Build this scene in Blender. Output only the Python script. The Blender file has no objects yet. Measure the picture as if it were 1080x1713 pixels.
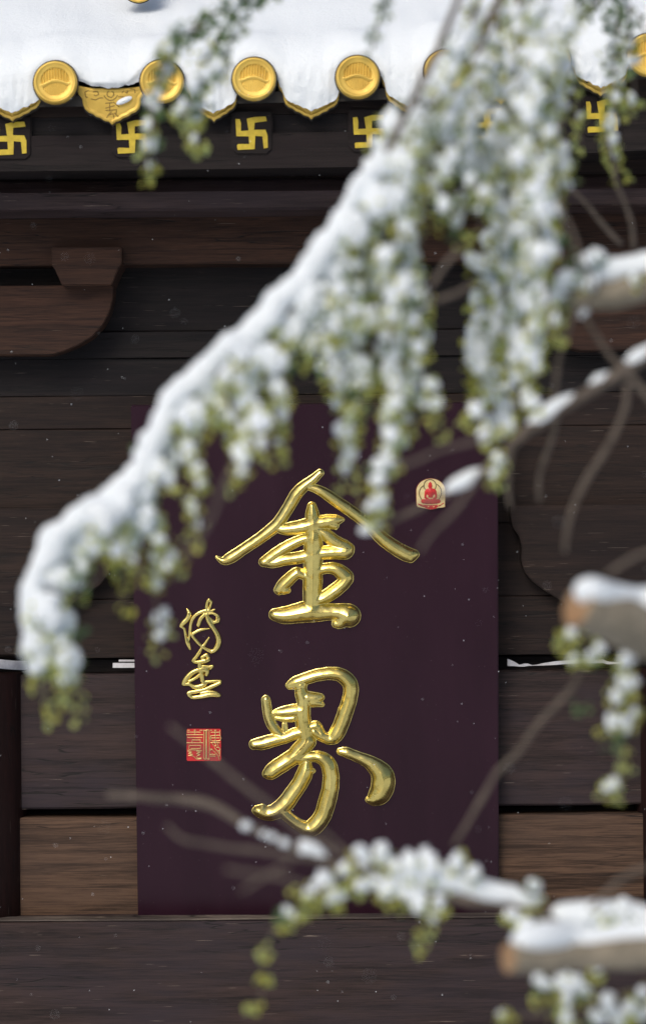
import bpy, bmesh, math, random
import numpy as np
from mathutils import Vector, Matrix, noise
random.seed(7); np.random.seed(7)
R = math.radians
scn = bpy.context.scene
COL = scn.collection

# ------------------------------------------------------------------ camera
S = 0.0017            # metres per photograph pixel at the plaque plane
D = 8.0               # camera to plaque
ZC = 2.05             # camera height
ROLL = R(0.45)
RIGHT = Vector((math.cos(ROLL), 0, -math.sin(ROLL)))
UP = Vector((math.sin(ROLL), 0, math.cos(ROLL)))
CAM = Vector((0, -D, ZC))
cd = bpy.data.cameras.new('camera'); cam = bpy.data.objects.new('camera', cd); COL.objects.link(cam)
cam.matrix_world = Matrix(((RIGHT.x, UP.x, 0, CAM.x), (RIGHT.y, UP.y, -1, CAM.y), (RIGHT.z, UP.z, 0, CAM.z), (0, 0, 0, 1)))
cd.sensor_fit = 'VERTICAL'; cd.sensor_height = 36; cd.sensor_width = 24
cd.lens = 36 * D / (1713 * S)
cd.clip_start = 0.1; cd.clip_end = 2000
cd.dof.use_dof = True; cd.dof.focus_distance = D - 0.02; cd.dof.aperture_fstop = 1.55
cd.dof.aperture_blades = 0
scn.camera = cam

# ------------------------------------------------------------------ world, sun, exposure
SUN_EL, SUN_AZ = R(40), R(204)      # azimuth clockwise from +Y (behind the camera, a little to the left)
w = bpy.data.worlds.new('World'); scn.world = w; w.use_nodes = True
nt = w.node_tree; bg = nt.nodes['Background']
sky = nt.nodes.new('ShaderNodeTexSky'); sky.sky_type = 'NISHITA'; sky.sun_disc = False
sky.sun_elevation = SUN_EL; sky.sun_rotation = SUN_AZ
sky.air_density = 1.0; sky.dust_density = 4.0; sky.ozone_density = 1.0
nt.links.new(sky.outputs[0], bg.inputs[0]); bg.inputs[1].default_value = 0.12
sd = bpy.data.lights.new('sun', 'SUN'); sun = bpy.data.objects.new('sun', sd); COL.objects.link(sun)
sd.energy = 1.12; sd.angle = R(25); sd.color = (1.0, 0.96, 0.92)
sdir = Vector((math.sin(SUN_AZ) * math.cos(SUN_EL), math.cos(SUN_AZ) * math.cos(SUN_EL), math.sin(SUN_EL)))
sun.rotation_euler = sdir.to_track_quat('Z', 'Y').to_euler(); sun.location = sdir * 30
vs = scn.view_settings; vs.view_transform = 'Standard'; vs.look = 'None'; vs.exposure = 0.0; vs.gamma = 1; vs.use_curve_mapping = False

# ------------------------------------------------------------------ helpers
def P(px, py, Y):
    k = S * (D + Y) / D
    v = CAM + RIGHT * ((px - 540) * k) + UP * (-(py - 856.5) * k)
    v.y = Y
    return v
def PX(px, Y, py=856): return P(px, py, Y).x
def PZ(py, Y, px=540): return P(px, py, Y).z
WLOC = {}
def wl(o): return WLOC.get(o.name, Vector((0, 0, 0))) if o else Vector((0, 0, 0))
def link(o, parent=None, loc=(0, 0, 0)):
    COL.objects.link(o)
    o.parent = parent
    o.location = Vector(loc) - wl(parent)
    WLOC[o.name] = Vector(loc)
    return o
def tag(o, label=None, cat=None, group=None, kind=None):
    if label: o['label'] = label
    if cat: o['category'] = cat
    if group: o['group'] = group
    if kind: o['kind'] = kind
    return o
def empty(name, loc, label, cat, group=None):
    o = bpy.data.objects.new(name, None); o.empty_display_size = 0.1
    link(o, None, loc); return tag(o, label, cat, group)
def mk(name, verts, faces, mat, parent=None, loc=(0, 0, 0), smooth=False, world=True):
    """verts are world coordinates (world=True) or local ones"""
    me = bpy.data.meshes.new(name)
    L = Vector(loc)
    if world: verts = [(v[0] - L.x, v[1] - L.y, v[2] - L.z) for v in verts]
    me.from_pydata([tuple(map(float, v)) for v in verts], [], faces)
    me.validate(); me.update()
    if smooth: me.polygons.foreach_set('use_smooth', [True] * len(me.polygons))
    for m in (mat if isinstance(mat, (list, tuple)) else [mat]): me.materials.append(m)
    o = bpy.data.objects.new(name, me)
    return link(o, parent, loc)
def inst(name, me, parent, loc):
    o = bpy.data.objects.new(name, me); return link(o, parent, loc)
def from_bm(name, bm, mat, parent=None, loc=(0, 0, 0), smooth=False):
    bmesh.ops.translate(bm, verts=bm.verts, vec=-Vector(loc))
    bmesh.ops.recalc_face_normals(bm, faces=bm.faces)
    me = bpy.data.meshes.new(name); bm.to_mesh(me); bm.free()
    if smooth: me.polygons.foreach_set('use_smooth', [True] * len(me.polygons))
    me.materials.append(mat)
    return link(bpy.data.objects.new(name, me), parent, loc)
def prism(name, pts, y0, y1, mat, parent=None, bevel=0.004, wob=0.0, seed=0):
    """outline pts (world x,z) extruded from front y0 to back y1, bevelled"""
    bm = bmesh.new()
    f = [bm.verts.new((x, y0, z)) for x, z in pts]; b = [bm.verts.new((x, y1, z)) for x, z in pts]
    n = len(pts)
    bm.faces.new(f); bm.faces.new(b[::-1])
    for i in range(n): bm.faces.new((f[i], b[i], b[(i + 1) % n], f[(i + 1) % n]))
    bmesh.ops.recalc_face_normals(bm, faces=bm.faces)
    if bevel: bmesh.ops.bevel(bm, geom=[e for e in bm.edges], offset=bevel, segments=2, affect='EDGES', clamp_overlap=True)
    c = Vector((sum(p[0] for p in pts) / n, (y0 + y1) / 2, min(p[1] for p in pts)))
    return from_bm(name, bm, mat, parent, c)
def board(name, x0, x1, z0, z1, y0, y1, mat, parent=None, bevel=0.004, wob=0.0015, nx=0):
    """a sawn board: a box divided along x with slightly wandering edges"""
    nx = nx or max(2, int((x1 - x0) / 0.06))
    off = random.uniform(0, 100)
    vs_, fs = [], []
    pr = [(y0 + bevel, z0), (y0, z0 + bevel), (y0, z1 - bevel), (y0 + bevel, z1), (y1, z1), (y1, z0)]
    for i in range(nx + 1):
        x = x0 + (x1 - x0) * i / nx
        a = noise.noise(Vector((x * 3, off, 0))) * wob * 1.6 + noise.noise(Vector((x * 17, off, 3))) * wob * .6
        b = noise.noise(Vector((x * 3, off + 9, 0))) * wob * 1.6 + noise.noise(Vector((x * 17, off + 9, 3))) * wob * .6
        c = noise.noise(Vector((x * 2, off + 19, 0))) * wob
        for j, (y, z) in enumerate(pr):
            vs_.append((x, y + (c if j < 4 else 0), z + (a if j in (0, 1, 5) else b)))
    m = len(pr)
    for i in range(nx):
        for j in range(m):
            k = (j + 1) % m
            fs.append((i * m + j, i * m + k, (i + 1) * m + k, (i + 1) * m + j))
    fs.append(tuple(range(m))[::-1]); fs.append(tuple(nx * m + j for j in range(m)))
    bm = bmesh.new()
    bv = [bm.verts.new(v) for v in vs_]
    for f in fs: bm.faces.new([bv[i] for i in f])
    return from_bm(name, bm, mat, parent, ((x0 + x1) / 2, (y0 + y1) / 2, z0))
def bpx(name, px0, px1, py0, py1, y0, y1, mat, parent, **k):
    return board(name, PX(px0, y0), PX(px1, y0), PZ(py1, y0), PZ(py0, y0), y0, y1, mat, parent, **k)
def catmull(pts, step):
    """pts: rows of any length (x, y, ...), resampled so that successive points are about `step` apart"""
    p = np.array(pts, float)
    if len(p) == 2: p = np.array([p[0], (p[0] + p[1]) / 2, p[1]])
    q = np.vstack([2 * p[0] - p[1], p, 2 * p[-1] - p[-2]])
    out = []
    for i in range(1, len(q) - 2):
        n = max(1, int(np.linalg.norm(q[i + 1][:2] - q[i][:2]) / step))
        for k in range(n):
            t = k / n
            out.append(.5 * ((2 * q[i]) + (-q[i - 1] + q[i + 1]) * t + (2 * q[i - 1] - 5 * q[i] + 4 * q[i + 1] - q[i + 2]) * t * t
                             + (-q[i - 1] + 3 * q[i] - 3 * q[i + 1] + q[i + 2]) * t ** 3))
    out.append(q[-2])
    return np.array(out)

# ------------------------------------------------------------------ materials
def newmat(name):
    m = bpy.data.materials.new(name); m.use_nodes = True
    return m, m.node_tree, m.node_tree.nodes['Principled BSDF']
def N(nt, t, **kw):
    n = nt.nodes.new(t)
    for k, v in kw.items():
        if k == 'inp':
            for a, b in v.items(): n.inputs[a].default_value = b
        else: setattr(n, k, v)
    return n
def ramp(nt, fac, stops, interp='LINEAR'):
    n = nt.nodes.new('ShaderNodeValToRGB'); n.color_ramp.interpolation = interp
    e = n.color_ramp.elements
    while len(e) < len(stops): e.new(0.5)
    for el, (p, c) in zip(e, stops):
        el.position = p; el.color = (c[0], c[1], c[2], 1) if not isinstance(c, (int, float)) else (c, c, c, 1)
    nt.links.new(fac, n.inputs[0]); return n
def wood(name, dark, light, bluish=(0.05, 0.045, 0.055), patch=0.5, rough=0.5, grain=1.0, vertical=False, scr=0.5, spec=0.4):
    m, nt, b = newmat(name); L = nt.links.new
    geo = N(nt, 'ShaderNodeNewGeometry'); oi = N(nt, 'ShaderNodeObjectInfo')
    mul = N(nt, 'ShaderNodeMath', operation='MULTIPLY', inp={1: 37.0}); L(oi.outputs['Random'], mul.inputs[0])
    add = N(nt, 'ShaderNodeVectorMath', operation='ADD'); L(geo.outputs['Position'], add.inputs[0]); L(mul.outputs[0], add.inputs[1])
    def mapped(sx, sy, sz):
        mp = N(nt, 'ShaderNodeMapping')
        mp.inputs['Scale'].default_value = (sz, sy, sx) if vertical else (sx, sy, sz)
        L(add.outputs[0], mp.inputs[0]); return mp.outputs[0]
    # ring-like figure: warped bands along the board
    warp = N(nt, 'ShaderNodeTexNoise', inp={'Scale': 1.0, 'Detail': 2.0}); L(mapped(0.9, 2, 4.0), warp.inputs[0])
    g1 = N(nt, 'ShaderNodeTexNoise', inp={'Scale': 1.0, 'Detail': 6.0, 'Roughness': 0.65, 'Distortion': 0.6}); L(mapped(2.2, 8, 38 * grain), g1.inputs[0])
    g2 = N(nt, 'ShaderNodeTexNoise', inp={'Scale': 1.0, 'Detail': 8.0, 'Roughness': 0.75}); L(mapped(9, 60, 260 * grain), g2.inputs[0])
    mix = N(nt, 'ShaderNodeMath', operation='MULTIPLY_ADD', inp={1: 0.55}); L(g2.outputs[0], mix.inputs[0])
    m2 = N(nt, 'ShaderNodeMath', operation='MULTIPLY', inp={1: 0.5}); L(g1.outputs[0], m2.inputs[0]); L(m2.outputs[0], mix.inputs[2])
    base = ramp(nt, mix.outputs[0], [(0.44, dark), (0.525, [(a + c) / 2 for a, c in zip(dark, light)]), (0.61, light)])
    # weathered, greyer zones
    pn = N(nt, 'ShaderNodeTexNoise', inp={'Scale': 1.0, 'Detail': 4.0, 'Roughness': 0.6}); L(mapped(2.0, 2, 7), pn.inputs[0])
    pf = ramp(nt, pn.outputs[0], [(0.42, 0.0), (0.66, patch)])
    c1 = N(nt, 'ShaderNodeMixRGB'); L(pf.outputs[0], c1.inputs[0]); L(base.outputs[0], c1.inputs[1]); c1.inputs[2].default_value = (*bluish, 1)
    # cracks
    cn = N(nt, 'ShaderNodeTexNoise', inp={'Scale': 1.0, 'Detail': 3.0, 'Roughness': 0.5, 'Distortion': 0.3}); L(mapped(1.3, 3, 30), cn.inputs[0])
    cr = ramp(nt, cn.outputs[0], [(0.490, 0.0), (0.498, 1.0), (0.502, 1.0), (0.510, 0.0)])
    cg = N(nt, 'ShaderNodeTexNoise', inp={'Scale': 1.0, 'Detail': 1.0}); L(mapped(1.2, 3, 3), cg.inputs[0])
    cgr = ramp(nt, cg.outputs[0], [(0.47, 0.0), (0.55, 0.9)])
    cm = N(nt, 'ShaderNodeMath', operation='MULTIPLY'); L(cr.outputs[0], cm.inputs[0]); L(cgr.outputs[0], cm.inputs[1])
    c2 = N(nt, 'ShaderNodeMixRGB'); L(cm.outputs[0], c2.inputs[0]); L(c1.outputs[0], c2.inputs[1]); c2.inputs[2].default_value = (0.006, 0.005, 0.005, 1)
    # pale splinters and scratches
    sn = N(nt, 'ShaderNodeTexNoise', inp={'Scale': 1.0, 'Detail': 2.0, 'Roughness': 0.5}); L(mapped(9, 9, 330), sn.inputs[0])
    sr = ramp(nt, sn.outputs[0], [(0.725, 0.0), (0.76, scr)])
    c3 = N(nt, 'ShaderNodeMixRGB'); L(sr.outputs[0], c3.inputs[0]); L(c2.outputs[0], c3.inputs[1]); c3.inputs[2].default_value = (0.30, 0.24, 0.19, 1)
    L(c3.outputs[0], b.inputs['Base Color'])
    rr = ramp(nt, pn.outputs[0], [(0.3, rough - 0.08), (0.7, min(1, rough + 0.15))]); L(rr.outputs[0], b.inputs['Roughness'])
    b.inputs['Specular IOR Level'].default_value = spec
    h = N(nt, 'ShaderNodeMath', operation='SUBTRACT'); L(mix.outputs[0], h.inputs[0]); L(cm.outputs[0], h.inputs[1])
    bp = N(nt, 'ShaderNodeBump', inp={'Strength': 0.35, 'Distance': 0.004}); L(h.outputs[0], bp.inputs['Height']); L(bp.outputs[0], b.inputs['Normal'])
    return m
M = {}
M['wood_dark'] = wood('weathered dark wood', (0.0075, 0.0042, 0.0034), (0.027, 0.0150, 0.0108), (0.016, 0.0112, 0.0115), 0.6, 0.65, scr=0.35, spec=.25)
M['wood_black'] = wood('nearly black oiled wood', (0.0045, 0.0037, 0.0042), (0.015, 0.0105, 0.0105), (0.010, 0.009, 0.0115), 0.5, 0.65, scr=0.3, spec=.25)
M['wood_red'] = wood('reddish brown stained wood', (0.017, 0.0075, 0.0045), (0.068, 0.030, 0.017), (0.030, 0.017, 0.014), 0.5, 0.65, scr=0.3, spec=.25)
M['wood_purple'] = wood('purplish grey weathered wood', (0.011, 0.006, 0.0054), (0.043, 0.025, 0.022), (0.031, 0.023, 0.030), 0.7, 0.6, scr=0.6, spec=.3)
M['wood_brown'] = wood('warm brown bare wood', (0.030, 0.016, 0.009), (0.125, 0.072, 0.044), (0.055, 0.040, 0.035), 0.4, 0.65, grain=1.25, scr=0.3, spec=.25)
M['worn'] = wood('worn pale beam edge', (0.03, 0.022, 0.018), (0.17, 0.14, 0.115), (0.05, 0.04, 0.04), 0.9, 0.7, spec=.2)
M['column'] = wood('dark red lacquered wood', (0.010, 0.004, 0.0035), (0.022, 0.008, 0.007), (0.012, 0.007, 0.007), 0.5, 0.6, vertical=True, scr=0.2, spec=.15)
M['purlin_wood'] = wood('purplish purlin with painted sky light', (0.018, 0.009, 0.0075), (0.056, 0.034, 0.031), (0.056, 0.041, 0.050), 0.5, 0.6, scr=0.5, spec=.3)  # lightened to imitate sky light on the purlin ledge
M['rafter_wood'] = wood('aged rafter wood', (0.0055, 0.0042, 0.0042), (0.017, 0.0125, 0.012), (0.017, 0.012, 0.013), 0.6, 0.65, scr=0.3, spec=.2)

def lacquer():
    m, nt, b = newmat('dark purple lacquer'); L = nt.links.new
    geo = N(nt, 'ShaderNodeNewGeometry')
    mp = N(nt, 'ShaderNodeMapping'); mp.inputs['Scale'].default_value = (6, 6, 1.3); L(geo.outputs['Position'], mp.inputs[0])
    n = N(nt, 'ShaderNodeTexNoise', inp={'Scale': 1.0, 'Detail': 5.0, 'Roughness': 0.6}); L(mp.outputs[0], n.inputs[0])
    c = ramp(nt, n.outputs[0], [(0.3, (0.0175, 0.0048, 0.0110)), (0.7, (0.0255, 0.0078, 0.0165))])
    sp = N(nt, 'ShaderNodeTexNoise', inp={'Scale': 160.0, 'Detail': 1.0}); L(geo.outputs['Position'], sp.inputs[0])
    sr = ramp(nt, sp.outputs[0], [(0.76, 0.0), (0.80, 0.35)])
    cc = N(nt, 'ShaderNodeMixRGB'); L(sr.outputs[0], cc.inputs[0]); L(c.outputs[0], cc.inputs[1]); cc.inputs[2].default_value = (0.12, 0.10, 0.10, 1)
    L(cc.outputs[0], b.inputs['Base Color'])
    rr = ramp(nt, n.outputs[0], [(0.3, 0.30), (0.7, 0.38)]); L(rr.outputs[0], b.inputs['Roughness'])
    b.inputs['Specular IOR Level'].default_value = 0.22
    n2 = N(nt, 'ShaderNodeTexNoise', inp={'Scale': 14.0, 'Detail': 3.0}); L(geo.outputs['Position'], n2.inputs[0])
    bp = N(nt, 'ShaderNodeBump', inp={'Strength': 0.05, 'Distance': 0.01}); L(n2.outputs[0], bp.inputs['Height']); L(bp.outputs[0], b.inputs['Normal'])
    return m
M['lacquer'] = lacquer()

def gold(name, col, col2, rough, bump, metallic=1.0, scale=90):
    m, nt, b = newmat(name); L = nt.links.new
    geo = N(nt, 'ShaderNodeNewGeometry')
    n = N(nt, 'ShaderNodeTexNoise', inp={'Scale': scale, 'Detail': 4.0, 'Roughness': 0.6}); L(geo.outputs['Position'], n.inputs[0])
    n1 = N(nt, 'ShaderNodeTexNoise', inp={'Scale': scale * 0.2, 'Detail': 4.0}); L(geo.outputs['Position'], n1.inputs[0])
    c = ramp(nt, n1.outputs[0], [(0.35, col), (0.7, col2)]); L(c.outputs[0], b.inputs['Base Color'])
    rr = ramp(nt, n.outputs[0], [(0.3, rough), (0.75, rough + 0.15)]); L(rr.outputs[0], b.inputs['Roughness'])
    b.inputs['Metallic'].default_value = metallic
    bp = N(nt, 'ShaderNodeBump', inp={'Strength': bump, 'Distance': 0.004}); L(n.outputs[0], bp.inputs['Height']); L(bp.outputs[0], b.inputs['Normal'])
    return m
M['gold_leaf'] = gold('gold leaf over carved strokes', (0.83, 0.68, 0.23), (0.70, 0.55, 0.16), 0.15, 0.06, 1.0, 55)
M['gold_thin'] = gold('gold line on seal', (0.85, 0.68, 0.30), (0.75, 0.56, 0.22), 0.30, 0.1)
M['gold_tile'] = gold('gilded roof tile', (0.80, 0.56, 0.12), (0.60, 0.39, 0.07), 0.38, 0.15, 0.4, 60)
M['gold_old'] = gold('tarnished gilded tile line', (0.30, 0.19, 0.05), (0.22, 0.14, 0.04), 0.5, 0.1, 0.4, 60)

def plain(name, col, rough=0.6, col2=None, scale=30.0, metallic=0.0, bump=0.0):
    m, nt, b = newmat(name); L = nt.links.new
    geo = N(nt, 'ShaderNodeNewGeometry')
    n = N(nt, 'ShaderNodeTexNoise', inp={'Scale': scale, 'Detail': 4.0, 'Roughness': 0.6}); L(geo.outputs['Position'], n.inputs[0])
    c = ramp(nt, n.outputs[0], [(0.32, col), (0.68, col2 or [x * 0.75 for x in col])]); L(c.outputs[0], b.inputs['Base Color'])
    b.inputs['Roughness'].default_value = rough; b.inputs['Metallic'].default_value = metallic
    if bump:
        bp = N(nt, 'ShaderNodeBump', inp={'Strength': bump, 'Distance': 0.005}); L(n.outputs[0], bp.inputs['Height']); L(bp.outputs[0], b.inputs['Normal'])
    return m
M['yellow_paint'] = plain('hand painted yellow', (0.62, 0.47, 0.03), 0.5, (0.46, 0.33, 0.02), 60)
M['red_seal'] = plain('vermilion seal paint', (0.62, 0.022, 0.022), 0.4, (0.45, 0.014, 0.018), 80)
M['pale_gold'] = plain('pale gold emblem ground', (0.85, 0.70, 0.36), 0.4, (0.72, 0.56, 0.25), 70, metallic=.25)
M['dark_red'] = plain('dark red edge paint', (0.16, 0.012, 0.014), 0.5)
M['seal_line'] = plain('dark olive engraved line', (0.10, 0.07, 0.02), 0.6)
M['tile_dark'] = plain('dark tile edge', (0.020, 0.017, 0.015), 0.6, (0.035, 0.028, 0.022), 40)
M['white_plastic'] = plain('dull white plastic', (0.55, 0.55, 0.58), 0.45, (0.40, 0.40, 0.43), 50)
M['stone'] = plain('grey plinth stone', (0.24, 0.23, 0.22), 0.8, (0.16, 0.155, 0.15), 6, bump=0.4)
M['bark'] = plain('grey brown twig bark', (0.15, 0.12, 0.095), 0.85, (0.07, 0.055, 0.043), 45, bump=0.5)
M['bark_light'] = plain('pale olive bark', (0.27, 0.235, 0.175), 0.85, (0.16, 0.14, 0.105), 30, bump=0.5)
M['cut_wood'] = plain('sawn tan wood', (0.36, 0.25, 0.15), 0.8, (0.27, 0.14, 0.06), 30, bump=0.3)

def snow():
    m, nt, b = newmat('fresh snow'); L = nt.links.new
    geo = N(nt, 'ShaderNodeNewGeometry')
    b.inputs['Base Color'].default_value = (0.83, 0.89, 0.93, 1); b.inputs['Roughness'].default_value = 0.65
    b.inputs['Specular IOR Level'].default_value = 0.2
    n = N(nt, 'ShaderNodeTexNoise', inp={'Scale': 85.0, 'Detail': 6.0, 'Roughness': 0.75}); L(geo.outputs['Position'], n.inputs[0])
    bp = N(nt, 'ShaderNodeBump', inp={'Strength': 0.6, 'Distance': 0.006}); L(n.outputs[0], bp.inputs['Height']); L(bp.outputs[0], b.inputs['Normal'])
    return m
M['snow'] = snow()
def leafmat(name, stops):
    m, nt, b = newmat(name); L = nt.links.new
    geo = N(nt, 'ShaderNodeNewGeometry')
    c = ramp(nt, geo.outputs['Random Per Island'], stops); L(c.outputs[0], b.inputs['Base Color'])
    b.inputs['Roughness'].default_value = 0.5; b.inputs['Specular IOR Level'].default_value = 0.3
    tr = N(nt, 'ShaderNodeBsdfTranslucent'); L(c.outputs[0], tr.inputs[0])
    mx = N(nt, 'ShaderNodeMixShader', inp={0: 0.5}); out = nt.nodes['Material Output']
    L(b.outputs[0], mx.inputs[1]); L(tr.outputs[0], mx.inputs[2]); L(mx.outputs[0], out.inputs[0])
    return m
M['leaf'] = leafmat('yellow green elm seed leaf', [(0.0, (0.50, 0.47, 0.07)), (0.5, (0.58, 0.60, 0.18)), (1.0, (0.46, 0.56, 0.24))])
M['leaf_green'] = leafmat('deeper green elm leaf', [(0.0, (0.07, 0.14, 0.07)), (0.6, (0.18, 0.28, 0.12)), (1.0, (0.34, 0.43, 0.17))])

# ------------------------------------------------------------------ ground
def ground():
    n = 60; vs_, fs = [], []
    ext = [-1200, -300, -80, -30] + list(np.linspace(-14, 14, n)) + [30, 80, 300, 1200]
    k = len(ext)
    for y in ext:
        for x in ext:
            z = 0.0
            if abs(x) < 30 and abs(y) < 30: z = 0.04 * noise.noise(Vector((x * .5, y * .5, 1))) + 0.02 * noise.noise(Vector((x * 1.7, y * 1.7, 4)))
            vs_.append((x, y, z))
    for j in range(k - 1):
        for i in range(k - 1): fs.append((j * k + i, j * k + i + 1, (j + 1) * k + i + 1, (j + 1) * k + i))
    tag(mk('snowy_ground', vs_, fs, M['snow'], smooth=True), kind='structure')
ground()

# ------------------------------------------------------------------ temple hall
hall = empty('temple_hall', (0, 0.1, 0), 'dark timber temple front with gilded eave tiles and painted rafter ends', 'building')
XL, XR = -3.2, 3.2
CX = PX(529, 0)
# backing wall behind the boards
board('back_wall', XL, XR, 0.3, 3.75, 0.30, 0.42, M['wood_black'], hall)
# plank rows between purlin and the lower rails (photograph rows)
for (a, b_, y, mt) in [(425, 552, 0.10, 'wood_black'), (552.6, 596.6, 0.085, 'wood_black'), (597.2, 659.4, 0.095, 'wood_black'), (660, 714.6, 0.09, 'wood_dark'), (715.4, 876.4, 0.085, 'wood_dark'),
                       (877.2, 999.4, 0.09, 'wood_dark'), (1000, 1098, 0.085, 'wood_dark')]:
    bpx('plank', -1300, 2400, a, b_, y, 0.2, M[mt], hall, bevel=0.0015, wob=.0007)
bpx('recessed_rail', -1300, 2400, 1099, 1123, 0.14, 0.24, M['wood_black'], hall)
for sgn, x0, x1 in ((0, 20, 1078), (-1, -1300, -330), (1, 1390, 2400)):
    bpx('plank', x0, x1, 1124, 1350, 0.060, 0.2, M['wood_purple'], hall, bevel=0.006)
    bpx('recessed_rail', x0, x1, 1351, 1364, 0.15, 0.24, M['wood_black'], hall)
    bpx('plank', x0, x1, 1365, 1536, 0.050, 0.2, M['wood_brown'], hall, bevel=0.004)
bpx('lower_beam', -1300, 2400, 1537, 1790, -0.070, 0.2, M['wood_purple'], hall, bevel=0.006, wob=0.002)
bpx('worn_edge', -1300, 2400, 1535.2, 1537.6, -0.0715, 0.0, M['worn'], hall, bevel=.0008, wob=.0009, nx=300)
board('plinth', XL, XR, -0.05, PZ(1792, -0.07), -0.22, 0.42, M['stone'], hall, bevel=0.02)
# columns
def column(cx):
    vs_, fs = [], []; n = 40; r = 0.178; zs = [PZ(1790, 0), 0.8, 1.1, 1.4, PZ(1124, 0)]
    for z in zs:
        for i in range(n):
            a = 2 * math.pi * i / n
            rr = r + 0.0012 * noise.noise(Vector((math.cos(a) * 4, math.sin(a) * 4, z)))
            vs_.append((cx + rr * math.cos(a), 0.115 + rr * math.sin(a), z))
    for j in range(len(zs) - 1):
        for i in range(n): fs.append((j * n + i, j * n + (i + 1) % n, (j + 1) * n + (i + 1) % n, (j + 1) * n + i))
    o = mk('column', vs_, fs, M['column'], hall, (cx, 0.115, zs[0]), smooth=True)
    fs_top = tuple(range((len(zs) - 1) * n, len(zs) * n))
    o2 = mk('post_top', [vs_[i] for i in fs_top], [tuple(range(n))], M['column'], o, (cx, 0.115, zs[-1]))
    # stone drum base
    vs_, fs = [], []
    for z, rr in ((zs[0] - 0.02, 0.25), (zs[0] + 0.06, 0.25), (zs[0] + 0.09, 0.215), (zs[0] + 0.09, 0.17)):
        for i in range(n):
            a = 2 * math.pi * i / n; vs_.append((cx + rr * math.cos(a), 0.115 + rr * math.sin(a), z))
    for j in range(3):
        for i in range(n): fs.append((j * n + i, j * n + (i + 1) % n, (j + 1) * n + (i + 1) % n, (j + 1) * n + i))
    mk('stone_base', vs_, fs, M['stone'], o, (cx, 0.115, zs[0] - .02), smooth=False)
column(PX(34, 0.0) - 0.178); column(PX(1066, 0.0) + 0.178); 
# cloud-shaped bracket boards, mirrored about the plaque
oc = [(1400, 846), (853, 848), (853, 866), (857, 885), (868, 900), (872, 918), (871, 940), (876, 958), (889, 975), (912, 992), (938, 1008), (958, 1024), (975, 1045), (992, 1065), (1018, 1092), (1400, 1092)]
def outline(pts, y, mirror=False):
    return [(P((1058 - a) if mirror else a, b, y).x, PZ(b, y)) for a, b in pts]
def smooth_out(pts, k=3): return pts
prism('cloud_bracket', outline(oc, 0.035), 0.035, 0.08, M['wood_dark'], hall, bevel=0.003)
prism('cloud_bracket', outline(oc, 0.035, True), 0.035, 0.08, M['wood_dark'], hall, bevel=0.003)
# bracket arms and bearing blocks
arm = [(-420, 474), (190, 474), (189, 498), (183, 520), (172, 541), (155, 560), (132, 574), (108, 584), (88, 590), (-420, 590)]
blk = [(86, 410), (204, 410), (204, 439), (198, 447), (187, 474), (104, 474), (92, 447), (86, 439)]
for mir in (False, True):
    prism('bracket_arm', outline(arm, -0.01, mir), -0.01, 0.11, M['wood_red'], hall, bevel=0.003)
    bo = prism('bearing_block', outline(blk, -0.07, mir), -0.07, 0.12, M['wood_red'], hall, bevel=0.003)
bpx('lintel_beam', -1300, 2400, 351, 440, -0.02, 0.12, M['wood_red'], hall, bevel=0.004)
# purlin with a sloping upper facet; its paler colour stands in for sky light
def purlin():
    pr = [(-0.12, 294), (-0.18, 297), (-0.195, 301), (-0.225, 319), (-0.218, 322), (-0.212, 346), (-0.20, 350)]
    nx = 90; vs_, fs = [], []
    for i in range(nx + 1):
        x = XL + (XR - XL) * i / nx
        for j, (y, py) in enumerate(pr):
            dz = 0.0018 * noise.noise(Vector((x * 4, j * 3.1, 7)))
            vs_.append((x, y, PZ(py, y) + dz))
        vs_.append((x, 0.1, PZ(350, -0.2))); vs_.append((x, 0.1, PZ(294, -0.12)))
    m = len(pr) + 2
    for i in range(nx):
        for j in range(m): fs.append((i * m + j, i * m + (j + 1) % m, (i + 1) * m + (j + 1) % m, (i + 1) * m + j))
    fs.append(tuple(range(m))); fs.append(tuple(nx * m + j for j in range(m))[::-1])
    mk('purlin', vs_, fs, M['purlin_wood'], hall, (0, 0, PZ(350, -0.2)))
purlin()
bpx('eave_rail', -1300, 2400, 258, 296.5, -0.185, 0.1, M['wood_dark'], hall)
# the eave line rises a little to the right, as in the photograph
CAPS = [(-262, 141), (-85, 140), (93, 138), (271, 136), (425, 132), (598, 129), (745, 119), (918, 102), (1085, 92), (1258, 80), (1430, 66)]
TIPS = [(-172, 204), (20, 202), (187, 208), (357, 203), (520, 199), (680, 190), (838, 174), (1004, 160), (1172, 150), (1345, 138)]
capx = [c[0] for c in CAPS]; capy = [c[1] for c in CAPS]
def eave(px): return float(np.interp(px, [-1200] + capx + [2400], [142] + capy + [20]))
YB = -0.33
def eave_board(name, o0, o1, y0, y1, mat):
    nx = 70; vs_, fs = [], []
    for i in range(nx + 1):
        px = -1350 + 3800 * i / nx; e = eave(px)
        e = 130 + (e - 130) * 0.75
        for (y, off) in ((y0, o1), (y0, o0), (y1, o0), (y1, o1)):
            v = P(px, e + off, y0); w_ = 0.0012 * noise.noise(Vector((px * .02, off, 3)))
            vs_.append((v.x, y, v.z + w_))
    for i in range(nx):
        for j in range(4): fs.append((i * 4 + j, i * 4 + (j + 1) % 4, (i + 1) * 4 + (j + 1) % 4, (i + 1) * 4 + j))
    fs.append((0, 1, 2, 3)); fs.append(tuple(nx * 4 + j for j in (3, 2, 1, 0)))
    mk(name, vs_, fs, mat, hall, (0, y0, 0))
eave_board('eave_board', 20, 60, -0.372, -0.2, M['wood_dark'])
eave_board('eave_slot_board', 61, 92, -0.366, -0.12, M['wood_black'])
eave_board('fascia_board', 91, 150, -0.380, -0.12, M['rafter_wood'])
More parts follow.
